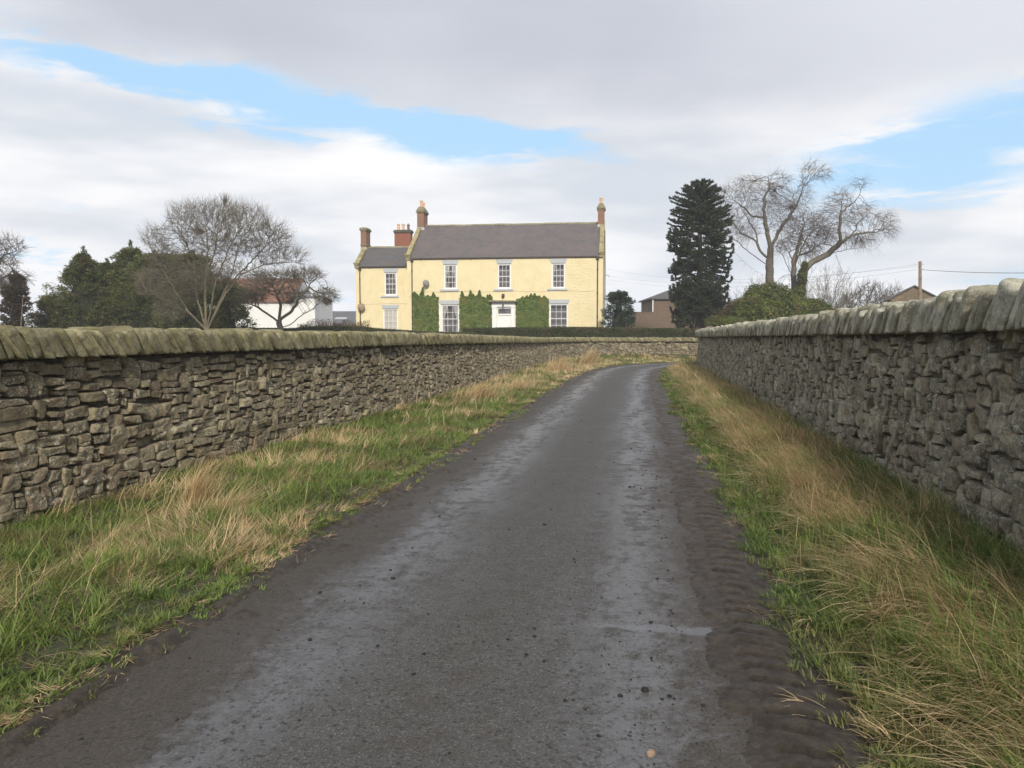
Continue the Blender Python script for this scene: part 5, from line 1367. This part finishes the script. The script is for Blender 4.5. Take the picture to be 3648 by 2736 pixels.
# utility pole and wires
YP = 34
pt = at(3276, 931, YP); pb_ = at(3283, 1160, YP)
tp = empty('utility_pole', (pb_[0], YP, .25)); tag(tp, 'weathered wooden utility pole rising above the right wall', 'utility pole')
q = MB(); q.tube([(0, 0, -.3), (pt[0] - pb_[0] + .02, 0, pt[2] - .25)], [.085, .062], 10); q.build('shaft', M['wood'], tp, smooth=True)
for zz in (.12, .35):
    q = MB(); q.tube([(pt[0] - pb_[0] + .05, -.02, pt[2] - .25 - zz), (pt[0] - pb_[0] + .16, -.02, pt[2] - .25 - zz)], .02, 6); q.build('insulator', M['lead'], tp)
def wire(a, b, sag, label, r=.009):
    a = np.array(a); b = np.array(b); P = [a + (b - a) * f - np.array([0, 0, sag * 4 * f * (1 - f)]) for f in np.linspace(0, 1, 17)]
    q = MB(); q.tube([p - a for p in P], r, 5); o = q.build('overhead_wire', M['wire'], loc=tuple(a)); tag(o, label, 'wire', 'overhead wires at the pole')
wire((pt[0] + .12, YP, pt[2] - .35), at(3700, 972, 26), .05, 'dark overhead wire running from the pole off to the right')
hs = np.array(hw(15.5, 5.3, 6.3))
for i, (dz, pz) in enumerate([(0, .12), (-.28, .35), (.55, .20)]):
    wire(hs + [0, 0, dz], (pt[0] - .1, YP, pt[2] - pz), .7, ['middle', 'lowest', 'highest'][i] + ' of three thin wires from the house gable to the pole', r=.0035)

# ---------------------------------------------------------------- grass
def blades(name, root, az, length, width, tilt0, bend, mat, tone, label=None, cat=None, kind='stuff', loc=None):
    """root (n,3); each blade leaves the ground at angle tilt0 from vertical and bends by `bend`"""
    n = len(root); seg = 3; P = root; rows = []
    h = np.column_stack([np.cos(az), np.sin(az)]); sd = np.column_stack([-h[:, 1], h[:, 0], np.zeros(n)])
    tw = rng.normal(0, .5, n); sd = unit(sd + np.column_stack([h * 0, tw]) * .3)
    wf = (1.0, .85, .55)
    for i in range(seg + 1):
        if i < seg: rows += [P - sd * (width * wf[i] / 2)[:, None], P + sd * (width * wf[i] / 2)[:, None]]
        else: rows.append(P)
        a = tilt0 + bend * (i + .5) / seg; d = np.column_stack([h * np.sin(a)[:, None], np.cos(a)]); P = P + d * (length / seg)[:, None]
    V = np.stack(rows, 1).reshape(-1, 3); b = np.arange(n)[:, None] * 7
    F4 = np.concatenate([b + np.array([[0, 1, 3, 2]]), b + np.array([[2, 3, 5, 4]])]); F3 = b + np.array([[4, 5, 6]])
    o = mesh(name, V, [F4, F3], mat, attrs={'tone': np.repeat(tone, 7)}, loc=loc)
    if kind: o['kind'] = kind
    if label: o['label'] = label
    if cat: o['category'] = cat
    return o
def scatter(n, seed, ymax=49, near=1.2):
    """random verge tuft centres, denser near the camera"""
    global rng
    rng = np.random.default_rng(seed)
    u = rng.random(n); y = near + (ymax - near) * (u ** 2.4); x = rng.uniform(0, 1, n)
    x0 = np.interp(y, [-2, 6.34, 16.5, 23, 33, 42, 45.6, 48, 49.5], [-5.4, -4.15, -2.5, -1.4, .2, 1.8, 3.0, 5.0, 8.4]); x1 = np.interp(y, [-2, 5, 16.2, 26.2, 33.4, 36, 50], [2.1, 3.3, 5.1, 6.7, 7.9, 9.0, 22])
    xy = np.column_stack([x0 + (x1 - x0) * x, y])
    s, t = LANE.coords(xy); ls, lt = LWALL.coords(xy); rs, rt_ = RWALL.coords(xy)
    ok = (np.abs(t) > 1.34) & (lt > .0) & (rt_ < -.0)
    return [q[ok] for q in (xy, t, lt, -rt_)]
def spread(k, rad, *arrs):
    """k blades per tuft, gaussian offsets; returns indices and offsets"""
    n = len(arrs[0]); i = np.repeat(np.arange(n), k); r = np.abs(rng.normal(0, 1, len(i))); th = rng.uniform(0, 2 * math.pi, len(i))
    rr = rad[i] if hasattr(rad, '__len__') else rad
    off = np.column_stack([r * rr * np.cos(th), r * rr * np.sin(th)])
    return i, off, th, r

def make_grass():
    global rng
    GLO, DRY = R_(-9), R_(171)
    # --- green turf in tufts
    xy, t, lt, rt_ = scatter(62000, 201); d = np.hypot(xy[:, 0], xy[:, 1]); side = np.sign(t); e = np.abs(t) - 1.52
    n1 = fbm(xy * 1.3, 210); n2 = fbm(xy * 4.0, 211)
    edge = sstep(e + (n1 - .5) * .4, -.14, .16)
    k = rng.random(len(d)) < edge * np.where(side < 0, .62 + .38 * sstep(n1, .35, .6), 1.0)
    xy, t, lt, rt_, d, side, e, n1, n2 = [q[k] for q in (xy, t, lt, rt_, d, side, e, n1, n2)]
    i, off, th, r = spread(16, .022 + .0016 * d, d)
    P = xy[i] + off; n = len(i); root = np.column_stack([P, (gz(xy) + .060 * sstep(np.abs(t), 1.75, 1.62))[i] - .012])
    size = (.5 + rng.gamma(4, .14, len(d)))
    grow = .22 + .78 * sstep(e, -.1, .7)
    L0 = (.065 + .085 * n2) * grow * size; L0 = np.where(side > 0, L0 * 1.75, L0)
    L0 = np.where(side < 0, L0 * 1.1, L0)
    L = L0[i] * rng.uniform(.55, 1.25, n)
    az_t = np.where(side < 0, GLO, DRY) + rng.normal(0, .9, len(d)) + (n1 - .5) * 5
    w = np.where(rng.random(n) < .55, az_t[i] + rng.normal(0, .6, n), th)
    tone = np.clip((.12 + .55 * n2 + rng.normal(0, .16, len(d)) + .18 * (side < 0) - .08)[i] + rng.normal(0, .14, n), 0, 1)
    blades('grass', root, w, L, np.maximum(.0055, d[i] * .0007) * rng.uniform(.6, 1.5, n), np.clip(rng.uniform(.1, .6, n) + r * .15, 0, 1.3), rng.uniform(.3, 1.5, n), M['grass'], tone, 'short green grass growing on both verges', None)
    print('green', n)
    # --- dry grass in leaning mats
    xy, t, lt, rt_ = scatter(60000, 202); d = np.hypot(xy[:, 0], xy[:, 1]); side = np.sign(t); e = np.abs(t) - 1.50; n1 = fbm(xy * 1.15, 220); n2 = fbm(xy * 3.0, 221)
    fl = e / np.maximum(e + lt, .1); fr = e / np.maximum(e + rt_, .1); far = sstep(d, 13, 26); nearf = sstep(d, 12, 5)
    denL = .10 + .22 * np.exp(-((e - .12) / .2) ** 2) + .62 * sstep(n1 + .13 * np.exp(-((fl - .62) / .22) ** 2) + .12 * far, .50, .64)
    band = sstep(fr, .26, .48) * (1 - .55 * nearf * sstep(fr, .60, .85)); denR = .08 + band * np.clip(.80 + .5 * (n1 - .4) / .2 - .30 * nearf + .3 * far, 0.15, 1)
    k = rng.random(len(d)) < np.where(side < 0, denL, denR) * sstep(e, -.15, .22)
    xy, t, lt, rt_, d, side, e, n1, n2, fl = [q[k] for q in (xy, t, lt, rt_, d, side, e, n1, n2, fl)]
    i, off, th, r = spread(13, .030 + .0018 * d, d); n = len(i); root = np.column_stack([xy[i] + off, (gz(xy) + .060 * sstep(np.abs(t), 1.75, 1.62))[i] - .01])
    L0 = np.where(side > 0, .28 + .20 * n2, .13 + .22 * n2) * (.28 + .72 * sstep(e, .0, .6)) * rng.uniform(.7, 1.3, len(d)); L = L0[i] * rng.uniform(.5, 1.2, n)
    az_t = np.where(side < 0, R_(-5), R_(200)) + (n1 - .5) * np.where(side < 0, 9.0, 2.6) + rng.normal(0, 1, len(d)) * np.where(side < 0, .75, .35)
    tilt_t = np.where(side > 0, rng.uniform(.6, 1.25, len(d)), rng.uniform(1.05, 1.50, len(d)))
    blades('dry_grass', root, az_t[i] + rng.normal(0, .30, n), L, np.maximum(.0036, d[i] * .00055) * rng.uniform(.6, 1.6, n), np.clip(tilt_t[i] + rng.normal(0, .18, n), 0, 1.54), np.where(side[i] > 0, rng.uniform(.3, 1.0, n), rng.uniform(-.5, .5, n)), M['dry'],
           np.clip((rng.normal(.5, .2, len(d)) + .22 * (side > 0) + .8 * (n2 - .5))[i] + rng.normal(0, .17, n), 0, 1), 'flattened straw-coloured dead grass on both verges', None)
    print('dry', n)
    # --- long loose stalks
    xy, t, lt, rt_ = scatter(9000, 203, ymax=36); d = np.hypot(xy[:, 0], xy[:, 1]); side = np.sign(t); e = np.abs(t) - 1.5; n1 = fbm(xy * .9, 230)
    k = (rng.random(len(d)) < np.where(side < 0, sstep(n1, .4, .6) * sstep(e, .3, .9), sstep(e, .3, .7))) & (rng.random(len(d)) < .5)
    xy, t, d, side = [q[k] for q in (xy, t, d, side)]; n = len(d); root = np.column_stack([xy, gz(xy)])
    blades('long_stalks', root, np.where(side < 0, R_(20), R_(185)) + rng.normal(0, .8, n), rng.uniform(.3, .68, n), np.maximum(.0034, d * .0005), rng.uniform(.15, 1.0, n), rng.uniform(.3, 1.2, n), M['dry'], np.clip(rng.normal(.75, .2, n), 0, 1), 'long loose dead grass stalks arching over the verges', None)
    # --- individual tussocks
    def tussock(px, py, hgt, spread, n, az0, seed, label, lean=.2, upr=.25, bend=1.2):
        global rng
        rng = np.random.default_rng(seed)
        r = ray(px, py); r = r * ((CAMH - .12) / -r[2]); c = np.array([r[0], r[1]]); z = gz(c[None])[0]
        R = np.abs(rng.normal(0, spread, n)); th = rng.uniform(0, 6.28, n); dd = np.hypot(*c)
        off = np.column_stack([R * np.cos(th), R * np.sin(th), np.zeros(n)])
        o = blades('grass_tussock', off, az0 + rng.normal(0, .55, n), hgt * rng.uniform(.5, 1.05, n), np.full(n, max(.003, dd * .0005)), np.abs(rng.normal(lean, upr, n)), rng.uniform(.3, 1.0, n) * bend, M['dry'], np.clip(rng.normal(.6, .25, n), 0, 1), label, 'grass tussock', kind=None, loc=(c[0], c[1], z))
        o['group'] = 'tall dry grass tussocks on the left verge'
    tussock(680, 1740, .62, .10, 420, R_(30), 301, 'tall straw tussock standing against the left wall nearest the camera', .06, .12, 1.5)
    tussock(780, 1770, .5, .16, 260, R_(20), 302, 'low sprawling straw tussock just right of the tallest near one', .9, .2, .5)
    tussock(1700, 1400, .62, .35, 900, R_(10), 303, 'bulky rounded straw tussock halfway along the left verge', .5, .3, 1.4)
    tussock(1840, 1370, .5, .4, 500, R_(10), 304, 'straw tussock behind the bulky rounded one', .5, .3, 1.3)
    tussock(2090, 1295, 1.15, .25, 420, R_(10), 305, 'farthest tall straw tussock leaning right at the bend of the lane', .45, .12, .25)
    tussock(1990, 1315, .8, .5, 500, R_(10), 306, 'upright straw tussock at the start of the bend', .2, .2, .6)
    tussock(330, 1900, .65, .12, 40, R_(25), 307, 'few thin arching stalks at the foot of the left wall', .75, .25, .9)
make_grass()

# ---------------------------------------------------------------- dirt crumbs and stones on the lane
def crumbs():
    global rng
    rng = np.random.default_rng(401)
    n = 2000; s = s_of(1.5) + (s_of(16) - s_of(1.5)) * rng.random(n) ** 1.7; t = np.where(rng.random(n) < .5, rng.uniform(-1.3, 1.3, n), np.clip(rng.normal(1.0, .25, n), -1.4, 1.5))
    P, T, N = LANE.frame(s); xy = P + N * t[:, None]; sz = np.exp(rng.normal(math.log(.0022), .45, n)); sz = np.clip(sz, .0014, .0046)
    z = road_z(t, s, xy) + sz * .12
    a = rng.uniform(0, 6.28, n); ex = np.column_stack([np.cos(a), np.sin(a), np.zeros(n)]); ey = np.column_stack([-np.sin(a), np.cos(a), np.zeros(n)]); ez = np.tile([0, 0, 1.0], (n, 1))
    half = np.column_stack([sz * rng.uniform(.8, 1.6, n), sz, sz * rng.uniform(.35, .6, n)])
    V, F, t_, h_ = rocks(np.column_stack([xy, z]), ex, ey, ez, half, 3, e=2.6, amp=.25, freq=60, tone=rng.random(n), hue=rng.random(n), seed=5)
    o = mesh('mud_crumbs', V, F, M['crumb'], smooth=True, attrs={'tone': t_, 'hue': h_}); tag(o, 'crumbs of dark mud scattered over the tarmac', kind='stuff')
    # the pale pebble, and a brown clod
    for px, py, sz, m_, lab, nm in ((2317, 2678, .010, 'pebble', 'small pale stone lying on the tarmac near the bottom of the view', 'pebble'), (2615, 2170, .009, 'crumb', 'lone dark mud clod left of the tyre tread marks', 'mud_clod'), (1905, 2262, .008, 'crumb', 'small dark mud clod in the middle of the lane', 'mud_clod')):
        r = ray(px, py); r = r * ((CAMH - .03) / -r[2]); C = np.array([[0, 0, 0.0]])
        V, F, t_, h_ = rocks(C, np.array([[.9, .3, 0.0]]), np.array([[-.3, .9, 0.0]]), np.array([[0, .1, 1.0]]), np.array([[sz * 1.5, sz, sz * .8]]), 6, e=3, amp=.06, freq=25, tone=np.array([.8]), hue=np.array([.2]), seed=8)
        s_, tt = LANE.coords(np.array([[r[0], r[1]]])); zz = road_z(tt, s_, np.array([[r[0], r[1]]]))[0]
        o = mesh(nm, V, F, M[m_], smooth=True, attrs={'tone': t_, 'hue': h_}, loc=(r[0], r[1], zz + sz * .55)); tag(o, lab, 'stone' if nm == 'pebble' else 'mud clod')
M['crumb'] = mat_plain('dark_mud_crumb', (.018, .015, .012), .7, .3, 60)
M['pebble'] = mat_plain('pale_pebble', (.26, .19, .14), .8, .35, 60)
crumbs()

# thin air between the lane and the far trees
def haze():
    b = MB(); b.box(-140, 160, -15, 180, -3.0, 30); m = bpy.data.materials.new('thin_haze'); m.use_nodes = True; g = G(m.node_tree); g.n.clear()
    o = g.new('ShaderNodeOutputMaterial'); v = g.new('ShaderNodeVolumePrincipled'); v.inputs['Color'].default_value = (.93, .95, 1, 1); v.inputs['Density'].default_value = .0010
    g.l.new(v.outputs[0], o.inputs['Volume']); tag(b.build('haze', m), kind='stuff')
haze()
